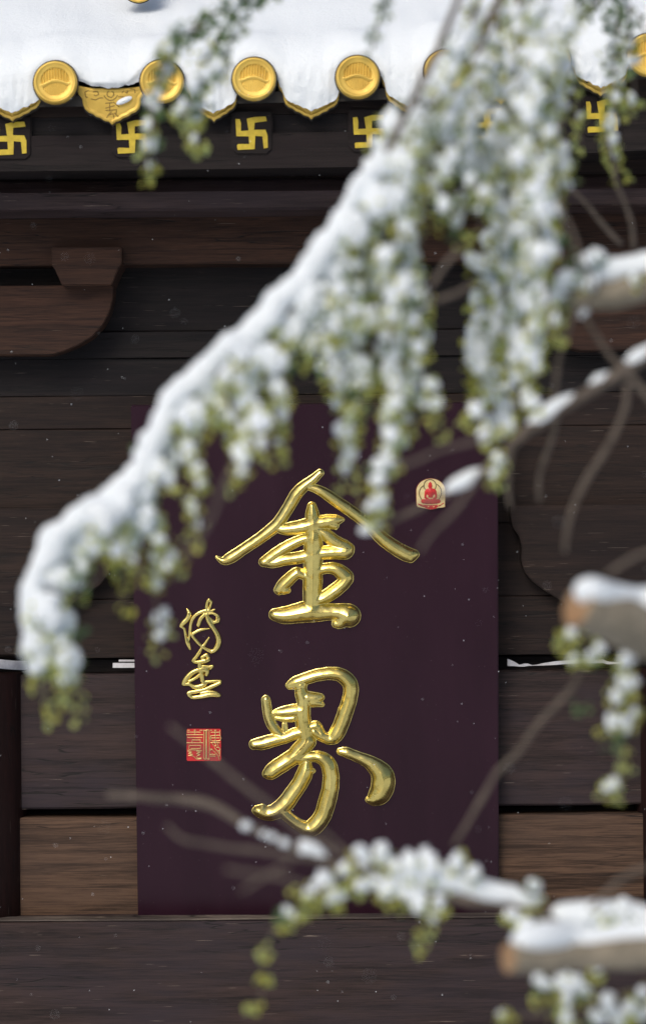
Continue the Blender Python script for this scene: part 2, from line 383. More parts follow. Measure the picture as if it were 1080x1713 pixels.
# rafters with the painted wan sign on their ends
man = [(235, 180), (305, 175), (325, 250), (322, 370), (450, 365), (420, 175), (550, 140), (735, 135), (750, 210), (550, 235), (545, 355), (735, 355), (765, 450), (770, 650), (700, 660), (680, 460),
       (560, 455), (550, 670), (270, 685), (262, 610), (285, 590), (460, 590), (455, 460), (250, 460)]
RAFT = [(-380, 234), (-182, 232), (18, 231), (221, 228), (421, 222), (617, 219), (815, 208), (1006, 193), (1205, 180), (1400, 168)]
for (cx, cy) in RAFT:
    yf = -0.385
    hw, hh = 35, 37
    pts = [(cx - hw, cy - hh), (cx + hw, cy - hh), (cx + hw, cy + hh - 9), (cx + hw - 9, cy + hh), (cx - hw + 9, cy + hh), (cx - hw, cy + hh - 9)]
    r = prism('rafter', [(P(a, b, yf).x, P(a, b, yf).z) for a, b in pts], yf, -0.05, M['rafter_wood'], hall, bevel=0.004)
    jit = 0.35
    mp = [(cx + (a - 503) / 9.82 * 0.99 + random.uniform(-jit, jit), cy + 1 + (b - 410) / 9.82 + random.uniform(-jit, jit)) for a, b in man]
    s = prism('painted_symbol', [(P(a, b, yf).x, P(a, b, yf).z) for a, b in mp], yf - 0.002, yf + 0.001, M['yellow_paint'], r, bevel=0)

# --- relief mesher: f > 0 is inside, h is the height over the carrier
def relief(f, h, xs, ys, to3, skirt):
    ny, nx = f.shape
    verts, faces, gv, ev = [], [], {}, {}
    def gvert(j, i):
        k = (j, i)
        if k not in gv: gv[k] = len(verts); verts.append(to3(xs[i], ys[j], h[j, i]))
        return gv[k]
    def evert(a, b):
        k = (a, b) if a < b else (b, a)
        if k not in ev:
            fa, fb = f[a], f[b]; t = fa / (fa - fb)
            x = xs[a[1]] + (xs[b[1]] - xs[a[1]]) * t; y = ys[a[0]] + (ys[b[0]] - ys[a[0]]) * t
            hi = h[a] if fa > 0 else h[b]
            ev[k] = (len(verts), x, y); verts.append(to3(x, y, hi * 0.35))
        return ev[k][0]
    ins = f > 0
    any_ = ins[:-1, :-1] | ins[1:, :-1] | ins[:-1, 1:] | ins[1:, 1:]
    bed = []
    for j, i in zip(*np.nonzero(any_)):
        for tri in (((j, i), (j + 1, i), (j, i + 1)), ((j + 1, i), (j + 1, i + 1), (j, i + 1))):
            st = [ins[t] for t in tri]; c = sum(st)
            if c == 3: faces.append(tuple(gvert(*t) for t in tri))
            elif c:
                poly, cr = [], []
                for k in range(3):
                    a, b = tri[k], tri[(k + 1) % 3]
                    if ins[a]: poly.append(gvert(*a))
                    if ins[a] != ins[b]:
                        e = evert(a, b); poly.append(e); cr.append((e, ins[a]))
                faces.append(tuple(poly))
                o, n_ = (cr[0][0], cr[1][0]) if cr[0][1] else (cr[1][0], cr[0][0])
                bed.append((o, n_))
    pos = {v[0]: v for v in ev.values()}; low = {}
    for o, n_ in bed:
        for e in (o, n_):
            if e not in low: low[e] = len(verts); verts.append(to3(pos[e][1], pos[e][2], skirt))
        faces.append((n_, o, low[o], low[n_]))
    return verts, faces
def stroke_field(strokes, x0, x1, y0, y1, step, hk=0.62, hcap=1e9, p=5, wob=0.0, inner=0.0, pw=0.55):
    xs = np.arange(x0, x1 + step, step); ys = np.arange(y0, y1 + step, step)
    X, Y = np.meshgrid(xs, ys)
    if wob:
        X = X + wob * np.sin(Y * 0.31 + 1.3) * np.sin(X * 0.23) ; Y = Y + wob * np.sin(X * 0.37) * np.cos(Y * 0.27 + .4)
    F = np.full(X.shape, -1e3); Hs = np.zeros(X.shape)
    for st in strokes:
        f = np.full(X.shape, -1e3); h = np.zeros(X.shape)
        pts = catmull(st, 3.0) if len(st) > 2 else np.array(st, float)
        for a, b in zip(pts[:-1], pts[1:]):
            d = b[:2] - a[:2]; L2 = max(1e-9, d @ d)
            t = np.clip(((X - a[0]) * d[0] + (Y - a[1]) * d[1]) / L2, 0, 1)
            r = np.maximum(a[2] + (b[2] - a[2]) * t, 0.15)
            dist = np.hypot(X - a[0] - d[0] * t, Y - a[1] - d[1] * t)
            f = np.maximum(f, r - dist)
            ri = np.maximum(r - inner, 0.1); tt = np.clip(dist / ri, 0, 1); q = (0.45 * (1 - tt ** 2) + 0.55 * (1 - tt)) if pw > .7 else 1 - tt ** 2
            h = np.maximum(h, np.minimum(ri, hcap) * hk * q ** pw)
        F = np.maximum(F, f); Hs = Hs + np.maximum(h, 0) ** p
    return xs, ys, F, Hs ** (1 / p)
def vnoise(shape, cell, seed):
    rs = np.random.RandomState(seed); gy, gx = int(shape[0] / cell) + 3, int(shape[1] / cell) + 3
    g = rs.rand(gy, gx); yy = np.arange(shape[0]) / cell; xx = np.arange(shape[1]) / cell
    iy, ix = yy.astype(int), xx.astype(int); ty, tx = yy - iy, xx - ix
    ty = ty * ty * (3 - 2 * ty); tx = tx * tx * (3 - 2 * tx)
    a = g[np.ix_(iy, ix)] * (1 - tx) + g[np.ix_(iy, ix + 1)] * tx
    b = g[np.ix_(iy + 1, ix)] * (1 - tx) + g[np.ix_(iy + 1, ix + 1)] * tx
    return a * (1 - ty[:, None]) + b * ty[:, None] - 0.5

# --- gilded round tile ends
YC = -0.465
KC = S * (D + YC) / D
def cap_mesh():
    Rr = 36.5; st = 0.7
    xs = np.arange(-39, 39.1, st); ys = np.arange(-39, 39.1, st)
    X, Y = np.meshgrid(xs, ys); r = np.hypot(X, Y)
    f = Rr - r
    h = 2.2 * np.exp(-((r - 33.0) / 2.6) ** 2) + 1.0 * np.exp(-((r - 30) / 5.0) ** 2)
    wave = -3.2 * np.exp(-(X / 11.0) ** 2) + 3.6 * np.exp(-((np.abs(X) - 22) / 8.0) ** 2)
    band = 3.4
    up = (Y < wave - band + 1.2) & (np.hypot(X, Y + 0) < 24.5); lo = (Y > wave + band) & (np.hypot(X, Y) < 22.5)
    h = h + np.where(up, -1.6 + 1.3 * np.cos(X * 2 * np.pi / 4.7), 0) + np.where(lo, -1.6 + 0.8 * np.cos(X * 2 * np.pi / 2.9), 0)
    h = h + 0.9 * np.exp(-((Y - wave) / 2.2) ** 2) * (r < 25)
    h = h + 3.2
    h = np.where(r > 35.5, 1.2, h)
    v, fc = relief(f, h, xs, ys, lambda x, y, hh: (x * KC, -hh * KC, -y * KC), -6.0)
    me = bpy.data.meshes.new('tile_end'); me.from_pydata(v, [], fc); me.validate(); me.update()
    me.polygons.foreach_set('use_smooth', [True] * len(me.polygons)); me.materials.append(M['gold_tile']); return me
def barrel_mesh():
    n = 40; vs_, fs = [], []; r = 38.8 * KC; sl = math.tan(R(28))
    for y in (0.0, 0.004, 0.035, 1.6):
        rr = r * {0.0: .97, .004: 1, 0.035: .84, 1.6: .6}[y]
        for i in range(n):
            a = 2 * math.pi * i / n; vs_.append((rr * math.cos(a), y + 0.006, rr * math.sin(a) + max(0, y - .08) * sl ))
    for j in range(3):
        for i in range(n): fs.append((j * n + i, j * n + (i + 1) % n, (j + 1) * n + (i + 1) % n, (j + 1) * n + i))
    fs.append(tuple(range(n))[::-1]); fs.append(tuple(3 * n + i for i in range(n)))
    me = bpy.data.meshes.new('round_tile'); me.from_pydata(vs_, [], fs); me.update()
    me.polygons.foreach_set('use_smooth', [True] * (len(fs) - 2) + [False] * 2); me.materials.append(M['tile_dark']); return me
capm, barm = cap_mesh(), barrel_mesh()
for (cx, cy) in CAPS:
    c = P(cx, cy, YC)
    b = inst('round_tile', barm, hall, c)
    o = inst('tile_end', capm, b, c); o.rotation_euler = (R(-4), R(random.uniform(-7, 7)), 0)
# roof slab under the snow
def roof_slab():
    vs_, fs = [], []; nx = 40
    for i in range(nx + 1):
        px = -1350 + 3800 * i / nx; e = eave(px)
        v = P(px, e + 22, -0.42); sl = math.tan(R(28))
        for (dy, dz) in ((0, 0), (2.2, 2.2 * sl), (2.2, 2.2 * sl - .06), (0, -.03)): vs_.append((v.x, -0.42 + dy, v.z + dz))
    for i in range(nx):
        for j in range(4): fs.append((i * 4 + j, i * 4 + (j + 1) % 4, (i + 1) * 4 + (j + 1) % 4, (i + 1) * 4 + j))
    fs.append((0, 1, 2, 3)); fs.append(tuple(nx * 4 + j for j in (3, 2, 1, 0)))
    return mk('roof_deck', vs_, fs, M['tile_dark'], hall, (0, 0, 2.9))
roof_slab()
# --- drip tiles
half = [(-53, -2), (-52.5, 8), (-50, 14), (-45, 21), (-44, 31), (-41, 38), (-36, 43), (-29, 46), (-25, 50), (-17, 53), (-12, 57), (-5, 59), (0, 64)]
drip_out = half + [(-a, b) for a, b in half[-2::-1]]
drip_top = [(a, 4.0 * (1 - (a / 53.0) ** 2)) for a in (40, 25, 10, -10, -25, -40)]
YD = -0.425; KD = S * (D + YD) / D
def drip_scale(i):
    l, r = CAPS[i][0], CAPS[i + 1][0]; return (r - l - 62) / 106.0
def poly_f(X, Y, pts):
    """signed distance to a polygon, inside positive"""
    p = np.array(pts, float); d2 = np.full(X.shape, 1e9); ins = np.zeros(X.shape, bool)
    for a, b in zip(p, np.roll(p, -1, 0)):
        e = b - a; t = np.clip(((X - a[0]) * e[0] + (Y - a[1]) * e[1]) / (e @ e), 0, 1)
        d2 = np.minimum(d2, (X - a[0] - e[0] * t) ** 2 + (Y - a[1] - e[1] * t) ** 2)
        c = ((a[1] > Y) != (b[1] > Y)) & (X < (b[0] - a[0]) * (Y - a[1]) / (b[1] - a[1] + 1e-12) + a[0]); ins ^= c
    d = np.sqrt(d2); return np.where(ins, d, -d)
dz6 = lambda u, v: ((u - 575) / 8.31, (v - 115) / 8.31)
def drip_lines():
    L = [[(205, 200), (215, 260), (240, 270)], [(215, 190), (260, 170)], [(320, 195), (380, 190), (395, 230), (350, 250), (330, 235)], [(290, 290), (350, 305), (400, 280), (450, 280)],
         [(510, 230), (520, 195), (560, 180), (600, 200), (605, 240), (570, 275), (525, 260), (510, 230)], [(470, 250), (500, 290), (560, 315), (620, 290), (655, 245)],
         [(670, 265), (740, 265)], [(720, 210), (750, 180), (800, 185), (790, 215), (770, 205)], [(830, 160), (890, 165), (900, 215)],
         [(490, 350), (585, 345)], [(600, 340), (640, 370), (670, 400)], [(545, 345), (545, 460)], [(490, 415), (560, 400)], [(490, 450), (640, 440)], [(640, 440), (630, 500)], [(500, 555), (540, 490), (570, 470)],
         [(540, 510), (590, 495), (600, 560)], [(610, 490), (660, 535)], [(560, 400), (610, 385)]]
    return [[(*dz6(u, v), 0.75) for u, v in s] for s in L]
def drip_mesh(sc):
    pts = [(a * sc, b) for a, b in drip_out + drip_top]
    xs = np.arange(-60 * sc - 1, 60 * sc + 1, 1.0); ys = np.arange(-6, 68, 1.0)
    X, Y = np.meshgrid(xs, ys); f = poly_f(X, Y, pts)
    h = 2.0 + 1.6 * np.exp(-((f - 3.2) / 2.0) ** 2) * (Y > 6) - 0.5 * np.exp(-((f - 7) / 2.0) ** 2) * (Y > 6)
    v, fc = relief(f, h, xs, ys, lambda x, y, hh: (x * KD, -hh * KD + y * KD * 0.12, -y * KD), -5.0)
    me = bpy.data.meshes.new('drip_tile'); me.from_pydata(v, [], fc); me.validate(); me.update()
    me.polygons.foreach_set('use_smooth', [True] * len(me.polygons)); me.materials.append(M['gold_tile'])
    # dark body behind, a little larger, so that a thin dark edge shows below the gilding
    vs_, fs = [], []; q = [(a * 1.025, b + (1.6 if b > 10 else 0)) for a, b in pts]; n = len(q)
    for y in (0.004, 0.022):
        for a, b in q: vs_.append((a * KD, y + b * KD * .12, -b * KD))
    fs.append(tuple(range(n))); fs.append(tuple(range(n, 2 * n))[::-1])
    for i in range(n): fs.append((i, n + i, n + (i + 1) % n, (i + 1) % n))
    mb = bpy.data.meshes.new('drip_tile_edge'); mb.from_pydata(vs_, [], fs); mb.update(); mb.materials.append(M['tile_dark'])
    return me, mb
xs_, ys_, F_, H_ = stroke_field(drip_lines(), -50, 50, 4, 58, 0.5, hk=0.8)
v_, f_ = relief(F_, H_ + 0.3, xs_, ys_, lambda x, y, hh: (x * KD, -(hh + 1.9) * KD + y * KD * 0.12, -y * KD), -1.0)
line_me = bpy.data.meshes.new('engraved_pattern'); line_me.from_pydata(v_, [], f_); line_me.validate(); line_me.update(); line_me.materials.append(M['gold_old'])
for i, (tx, ty) in enumerate(TIPS):
    sc = drip_scale(i); me, mb = drip_mesh(sc)
    c = P(tx, ty - 64, YD)
    o = inst('drip_tile', me, hall, c); e = inst('dark_edge', mb, o, c)
    if i == 2:
        g = inst('engraved_pattern', line_me, o, c)
# small ridge tile end showing at the very top
rp = P(232, -24, -0.185); b = inst('ridge_tile', barm, hall, rp); b.scale = (0.8, 0.3, 0.8)
o = inst('tile_end', capm, b, rp)
# eave soffit boards between fascia and purlin so that the roof is closed from below
vs_ = [(XL, -0.33, PZ(280, -0.33)), (XR, -0.33, PZ(250, -0.33)), (XR, 0.3, PZ(60, -0.33)), (XL, 0.3, PZ(120, -0.33))]
vs_ += [(x, y, z + 0.02) for x, y, z in vs_]
mk('soffit', vs_, [(3, 2, 1, 0), (4, 5, 6, 7), (0, 1, 5, 4), (1, 2, 6, 5), (2, 3, 7, 6), (3, 0, 4, 7)], M['wood_black'], hall, (0, 0, 2.9))

# ------------------------------------------------------------------ dark hall added behind the viewer, unseen, for the gilding to reflect
far = empty('added_hall', (0, -24, 0), 'added dark timber hall with snowy roof behind the viewer, unseen, for the gilding to reflect', 'building')
board('wall', -13, 13, 0.4, 4.2, -26.2, -26.0, M['wood_dark'], far)
board('plinth', -14, 14, -.05, 0.45, -26.4, -23.6, M['stone'], far)
for i in range(9):
    x = -12 + 3 * i
    board('column', x - .16, x + .16, .45, 4.0, -24.4, -24.08, M['column'], far, nx=2)
    if i < 8: board('door_panel', x + .35, x + 2.65, .5, 3.3, -26.0, -25.94, M['wood_red'], far, nx=2)
board('beam', -13, 13, 3.7, 4.2, -24.5, -24.1, M['wood_red'], far)
mk('roof', [(-14, -23.2, 4.0), (14, -23.2, 4.0), (14, -27.5, 6.8), (-14, -27.5, 6.8), (-14, -23.2, 4.25), (14, -23.2, 4.25), (14, -27.5, 7.05), (-14, -27.5, 7.05)],
   [(0, 1, 2, 3), (7, 6, 5, 4), (0, 4, 5, 1), (1, 5, 6, 2), (2, 6, 7, 3), (3, 7, 4, 0)], M['tile_dark'], far, (0, -24, 4))
tag(mk('added_roof_snow', [(-14, -23.25, 4.26), (14, -23.25, 4.26), (14, -27.5, 7.06), (-14, -27.5, 7.06), (-14, -23.3, 4.38), (14, -23.3, 4.38), (14, -27.5, 7.2), (-14, -27.5, 7.2)],
   [(0, 3, 2, 1), (4, 5, 6, 7), (0, 1, 5, 4), (1, 2, 6, 5), (2, 3, 7, 6), (3, 0, 4, 7)], M['snow'], None, (0, -24, 4)), 'snow sheet on the roof of the added hall behind the viewer', 'snow', kind='stuff')

# ------------------------------------------------------------------ snow on the roof
def drip_y(px):
    """lower limit of the snow at photograph x"""
    best = None
    for i, (tx, ty) in enumerate(TIPS):
        sc = drip_scale(i); dx = (px - tx) / sc
        if abs(dx) <= 52:
            if i == 2:
                return 147 - 12 * (abs(px - 186) / 52) ** 2 - 0.02 * (px - 186)
            o = np.array(half); y = float(np.interp(-abs(dx), o[:, 0], o[:, 1]))
            edge = 52 - abs(dx)
            return ty - 64 + max(0.0, y * 0.86 - 3.0) * min(1, edge / 4 + .35)
    return None
def roof_snow():
    xs = list(np.arange(-270, 1440, 2.6)); sl = math.tan(R(28))
    xs = list(np.arange(-1300, -270, 20)) + xs + list(np.arange(1440, 2400, 20))
    vs_, fs = [], []
    front = [0.0, 0.04, 0.1, 0.2, 0.32, 0.45, 0.58, 0.7, 0.8, 0.9, 1.0]
    back = [0.004, 0.010, 0.018, 0.028, 0.04, 0.055, 0.075, 0.1, 0.13, 0.17, 0.22, 0.28, 0.36, 0.46, 0.6, 0.8, 1.05, 1.35, 1.7, 2.1]
    m = len(front) + len(back) + 1
    TH = 0.075
    for px in xs:
        e = eave(px); yb = drip_y(px)
        if yb is None: yb = e + 2
        near = min(abs(px - c) for c in capx)
        bump = math.exp(-(near / 36.0) ** 2)
        top = e - 2 - 41 * max(0.0, math.cos(math.pi / 2 * min(1, near / 58.0))) ** 1.2
        low_ = max(0.0, math.cos(math.pi / 2 * min(1, near / 58.0)))
        base = P(px, yb, YD - 0.012); zt = P(px, top, YD - 0.012).z
        if base.z > zt - 0.004: base.z = zt - 0.004
        x = base.x; L = zt - base.z
        for t in front:
            z = base.z + L * t
            out = 0.014 * math.sin(min(1, t * 1.2 + .05) * math.pi * .5) 
            n = 0.006 * noise.noise(Vector((x * 22, z * 22, 1))) + 0.004 * noise.noise(Vector((x * 60, z * 60, 5)))
            y0 = YD - 0.012 - (out + n) * (1 - 0.9 * bump)
            zz = z + (0.004 * noise.noise(Vector((x * 45, 2, 9))) + .003 * noise.noise(Vector((x * 110, 2, 4))) if t < .3 else 0)
            vs_.append((x, y0, zz))
        y1 = YD - 0.012 - 0.014 * (1 - 0.9 * bump)
        for dy in back:
            q = min(1, dy / 0.11); th = (TH * (1 - .72 * low_ * max(0, 1 - dy / .10))) * math.sqrt(max(0, 1 - (1 - q) ** 2)) * (1 + 0.15 * noise.noise(Vector((x * 3, dy * 4, 2))))
            n = 0.004 * noise.noise(Vector((x * 18, dy * 18, 7))) + 0.010 * noise.noise(Vector((x * 5, dy * 5, 3)))
            fd = max(0, 1 - dy / .1); yy = YD - .026 + dy + (y1 - (YD - .026)) * fd
            vs_.append((x * fd + P(px, e, YD - .012).x * (1 - fd), yy, zt + dy * sl * 1.0 - (lambda q: q * q * (3 - 2 * q))(min(1, dy / .14)) * (P(px, top, YD).z - P(px, e - 2, YD).z) + th + n * min(1, dy * 12)))
        vs_.append((x, y1 + 2.1, zt + 2.1 * sl - 0.1))
    k = len(xs)
    for i in range(k - 1):
        for j in range(m - 1): fs.append((i * m + j, (i + 1) * m + j, (i + 1) * m + j + 1, i * m + j + 1))
    tag(mk('roof_snow', vs_, fs, M['snow'], None, (0, -0.4, 2.9), smooth=True), 'thick smooth white snow lying on the temple roof above the gold tiles', 'snow', kind='stuff')
roof_snow()
tag(mk('snow_patch', [P(208 + 13 * math.cos(t) * q - 3 * math.sin(t) * q, 168 + 6.5 * math.sin(t) * q - 3.5 * math.cos(t) * q, YD - .0045 - .006 * (1 - q * q)) for q in (.99, .75, .4, .02) for t in np.linspace(0, 2 * math.pi, 13)[:-1]],
       [(j * 12 + i, j * 12 + (i + 1) % 12, (j + 1) * 12 + (i + 1) % 12, (j + 1) * 12 + i) for j in range(3) for i in range(12)], M['snow'], None, P(208, 172, YD), smooth=True), 'small patch of snow stuck on the bare gold drip tile', 'snow', kind='stuff')

# ------------------------------------------------------------------ lumpy snow blobs
def ico(sub):
    bm = bmesh.new(); bmesh.ops.create_icosphere(bm, subdivisions=sub, radius=1.0)
    v = np.array([x.co[:] for x in bm.verts]); f = np.array([[a.index for a in x.verts] for x in bm.faces]); bm.free(); return v, f
ICO_V, ICO_F = ico(2); ICO2_V, ICO2_F = ico(2)
VAR = []
for k in range(10):
    d = np.array([1 + 0.5 * noise.noise(Vector(v) * 1.3 + Vector((k * 9.1, 0, 0))) + 0.22 * noise.noise(Vector(v) * 3.1 + Vector((0, k * 5.7, 0))) for v in ICO_V])
    VAR.append(ICO_V * d[:, None])
class Acc:
    def __init__(s): s.v = []; s.f = []; s.n = 0
    def add(s, v, f):
        s.v.append(np.asarray(v, float)); s.f += [tuple(int(i) + s.n for i in q) for q in f]; s.n += len(v)
    def obj(s, name, mat, parent=None, smooth=True, loc=None):
        if not s.n: return None
        V = np.vstack(s.v)
        L = loc if loc is not None else Vector(((V[:, 0].min() + V[:, 0].max()) / 2, (V[:, 1].min() + V[:, 1].max()) / 2, V[:, 2].min()))
        return mk(name, V, s.f, mat, parent, L, smooth)
def rotz(a): c, s_ = math.cos(a), math.sin(a); return np.array([[c, -s_, 0], [s_, c, 0], [0, 0, 1]])
def blob(acc, c, r, sq=(1, 1, 1)):
    v = random.choice(VAR) @ rotz(random.uniform(0, 6.28)).T
    acc.add(v * (np.array(sq) * r) + np.array(c), ICO_F)
def tube(acc, pts, rad, n=8, lump=0.0, lf=30.0, squash=1.0, cap=True):
    """pts: world points, rad: radii"""
    pts = [Vector(p) for p in pts]; m = len(pts); vs_, fs = [], []
    ref = Vector((0, 1, 0))
    for i in range(m):
        t = (pts[min(i + 1, m - 1)] - pts[max(i - 1, 0)]).normalized()
        a = t.cross(ref); a = a.normalized() if a.length > 1e-4 else Vector((1, 0, 0)); b = a.cross(t).normalized()
        for j in range(n):
            q = 2 * math.pi * j / n
            d = a * math.cos(q) + b * math.sin(q) * squash
            r = rad[i]
            if lump:
                p = pts[i] + d * r
                r *= 1 + lump * noise.noise(p * lf) + lump * .5 * noise.noise(p * lf * 2.7)
            vs_.append(pts[i] + d * r)
    for i in range(m - 1):
        for j in range(n): fs.append((i * n + j, i * n + (j + 1) % n, (i + 1) * n + (j + 1) % n, (i + 1) * n + j))
    if cap: fs.append(tuple(range(n))[::-1]); fs.append(tuple((m - 1) * n + j for j in range(n)))
    acc.add([v[:] for v in vs_], fs)
def leafcluster(acc, c, spread, count, size):
    c = Vector(c)
    for _ in range(count):
        d = Vector((random.gauss(0, 1), random.gauss(0, 1), random.gauss(-0.25, 0.9))); d = d.normalized() * spread * random.uniform(0.35, 1.0)
        o = c + d
        a = (d.normalized() + Vector((random.uniform(-.6, .6), random.uniform(-.6, .6), random.uniform(-.9, .3)))).normalized()
        b = a.cross(Vector((random.uniform(-1, 1), random.uniform(-1, 1), random.uniform(-1, 1)))).normalized(); n_ = a.cross(b)
        l = size * random.uniform(.7, 1.25); w_ = l * random.uniform(.38, .55)
        acc.add([(o)[:], (o + a * l * .35 + b * w_ + n_ * w_ * .35)[:], (o + a * l * .8 + b * w_ * .7 + n_ * w_ * .3)[:], (o + a * l)[:], (o + a * l * .8 - b * w_ * .7 + n_ * w_ * .3)[:],
                 (o + a * l * .35 - b * w_ + n_ * w_ * .35)[:], (o + a * l * .5)[:]],
                [(0, 1, 6), (1, 2, 6), (2, 3, 6), (3, 4, 6), (4, 5, 6), (5, 0, 6)])
def kd(Y): return S * (D + Y) / D

# ------------------------------------------------------------------ elm tree reaching in from the right
TX, TY = 1.75, -3.0
elm = empty('elm_tree', (TX, TY, 0), 'budding elm tree whose snow covered branches hang across the temple front', 'tree')
acc = Acc()
tp = catmull([(TX, TY, 0, .24), (TX - .02, TY + .03, .8, .18), (TX + .03, TY, 1.7, .155), (TX - .02, TY, 2.8, .13), (TX - .06, TY + .05, 4.2, .10), (TX - .1, TY, 5.2, .06)], .1)
tz = np.array([(TX + .03 * math.sin(z * 1.3) - .02 * z, TY + .03 * math.sin(z), z) for z in np.linspace(-.1, 5.2, 60)])
tr = np.array([0.26 * math.exp(-z * 1.6) + 0.165 - 0.02 * z for z in np.linspace(0, 5.2, 60)])
tube(acc, tz, tr, 20, 0.12, 6.0)
acc.obj('trunk', M['bark_light'], elm)
TRUNK = lambda z: (TX + .03 * math.sin(z * 1.3) - .02 * z, TY + .03 * math.sin(z), z)

def px_path(pts, step=9):
    """rows (px, py, Y, r_px) -> smoothed world points and radii in metres"""
    q = catmull(pts, step)
    return [P(a, b, y) for a, b, y, r in q], [max(.3, r) * kd(y) for a, b, y, r in q], q
class Branch:
    """one limb: a wood mesh (part), its twigs, leaves (sub-parts) and the snow lying on it"""
    def __init__(s, label): s.label = label; s.wood = None; s.leaf = Acc(); s.green = Acc(); s.snow = Acc(); s.twigs = []
    def limb(s, pts, mat='bark', n=10, lump=.18, start=None):
        w_, r_, q = px_path(pts)
        for p in w_: p.z += 0.007 * noise.noise(p * 9) + .003 * noise.noise(p * 25)
        if start is not None: w_ = [Vector(start)] + w_; r_ = [r_[0] * 1.6] + r_
        a = Acc(); tube(a, w_, r_, n, lump, 26.0)
        s.wood = a.obj('branch', M[mat], elm); return s.wood
    def twig(s, pts, mat='bark', n=6):
        pts = [(a, b, y, r * .55 if r >= 4.5 else r) for a, b, y, r in pts]
        w_, r_, q = px_path(pts, 12)
        for p in w_: p.x += 0.008 * noise.noise(p * 14); p.z += 0.008 * noise.noise(p * 14 + Vector((5, 0, 0)))
        a = Acc(); tube(a, w_, r_, n, .2, 40.0)
        o = a.obj('twig', M[mat], s.wood); s.twigs.append(o); return o
    def ridge(s, pts, lift=0.0, lump=.22, lf=22.0, n=14, sq=1.0):
        """snow lying along a limb"""
        w_, r_, q = px_path(pts, 6)
        for p, r in zip(w_, r_): p.z += lift * r
        # round the ends off
        m = len(r_)
        for i in range(min(5, m // 2)):
            f = math.sqrt(1 - (1 - (i + .5) / 5) ** 2); r_[i] *= f; r_[m - 1 - i] *= f
        tube(s.snow, w_, r_, n, lump, lf, sq)
    def dab(s, px, py, Y, r):
        k = kd(Y); blob(s.snow, P(px, py, Y), r * k, (1, 1, .85))
    def cluster(s, px, py, Y, r=15, snow=1.0, green=0.0, leaves=16):
        k = kd(Y); r *= 1.16
        acc_ = s.green if random.random() < green else s.leaf
        leafcluster(acc_, P(px + random.uniform(-3, 3), py + r * .25, Y), r * 1.15 * k, int(leaves * 1.0), 11.5 * k)
        if snow > 0:
            nb = 1 + (random.random() < .75) + (random.random() < .35 + .3 * (r > 20)) + (r > 24)
            for i in range(nb):
                rr = r * k * (0.5 + 0.4 * snow) * (random.uniform(.78, 1.06) if i == 0 else random.uniform(.45, .76))
                j = .25 if i == 0 else .8
                blob(s.snow, P(px + random.uniform(-r, r) * j, py - r * .15 + random.uniform(-r, r) * j, Y - 0.006 + random.uniform(-.008, .008)), rr, (random.uniform(.7, 1.1), .95, random.uniform(.8, 1.45)))
            if snow > .5: leafcluster(acc_, P(px + random.uniform(-6, 6), py + random.uniform(-r, r) * .5, Y - r * .7 * k), r * .8 * k, 2, 10 * k)
    def strand(s, pts, Y, gap=24, gs=.86, r=15, jit=12, snow=(1, .8), green=(0, 0), tip=3, rt=(3.2, 1.4), leaves=16, skip=0.0):
        """a hanging twig with bud clusters; snow / green go from start to tip; the last clusters are bare yellow-green"""
        rows = [(a, b, Y + 0.03 * math.sin(i * 1.7 + a), rt[0] + (rt[1] - rt[0]) * i / max(1, len(pts) - 1)) for i, (a, b) in enumerate(pts)]
        s.twig(rows)
        q = catmull(rows, gap * gs); m = len(q)
        for i, (a, b, y, _) in enumerate(q):
            if random.random() < skip: continue
            t = i / max(1, m - 1)
            sn = snow[0] + (snow[1] - snow[0]) * t
            if i >= m - tip: sn = random.choice((0, .3, .5)) if i < m - 1 else 0
            rr = r * random.uniform(.72, 1.2) * (1 if i < m - 2 else .75)
            s.cluster(a + random.uniform(-jit, jit), b + random.uniform(-6, 6), y + random.uniform(-.035, .035), rr, max(0, sn * random.uniform(.75, 1.05)), green[0] + (green[1] - green[0]) * t, leaves if i < m - tip else max(5, leaves * 5 // 9))
    def done(s):
        o = s.leaf.obj('leaves', M['leaf'], s.wood, smooth=False)
        if o: o['kind'] = 'stuff'
        o = s.green.obj('green_leaves', M['leaf_green'], s.wood, smooth=False)
        if o: o['kind'] = 'stuff'
        o = s.snow.obj('branch_snow', M['snow'], None)
        if o: tag(o, s.label, 'snow', 'snow lying on the elm branches', 'stuff')

# A: the long arching branch from the top right down to the lower left
A = Branch('long arching ridge of snow with clumps from the eave down to the lower left')
ya = -3.0
A.limb([(1010, -560, -2.9, 22), (900, -330, ya, 15), (810, -120, ya, 9), (770, -10, ya, 6.5), (735, 75, ya, 6), (690, 165, ya, 6), (640, 262, ya, 6), (590, 350, ya, 6), (548, 425, ya, 6), (485, 515, ya, 6), (395, 592, ya, 5.5), (318, 662, ya, 5),
        (270, 735, ya, 5), (232, 805, ya, 4.5), (160, 862, ya, 4.5), (100, 905, ya, 4), (65, 965, ya, 3.5), (50, 1040, ya, 3), (85, 1110, ya, 2.2)], start=TRUNK(4.3))
A.ridge([(634, 265, ya, 16), (590, 334, ya, 18), (547, 408, ya, 22), (491, 483, ya, 23), (441, 538, ya, 22), (382, 585, ya, 21), (327, 633, ya, 21), (284, 679, ya, 20), (264, 729, ya, 20), (236, 783, ya, 22), (191, 831, ya, 22),
         (141, 861, ya, 22), (95, 898, ya, 24), (67, 943, ya, 21), (51, 1004, ya, 18), (55, 1055, ya, 17), (79, 1095, ya, 16)], lump=.5, lf=24.0)
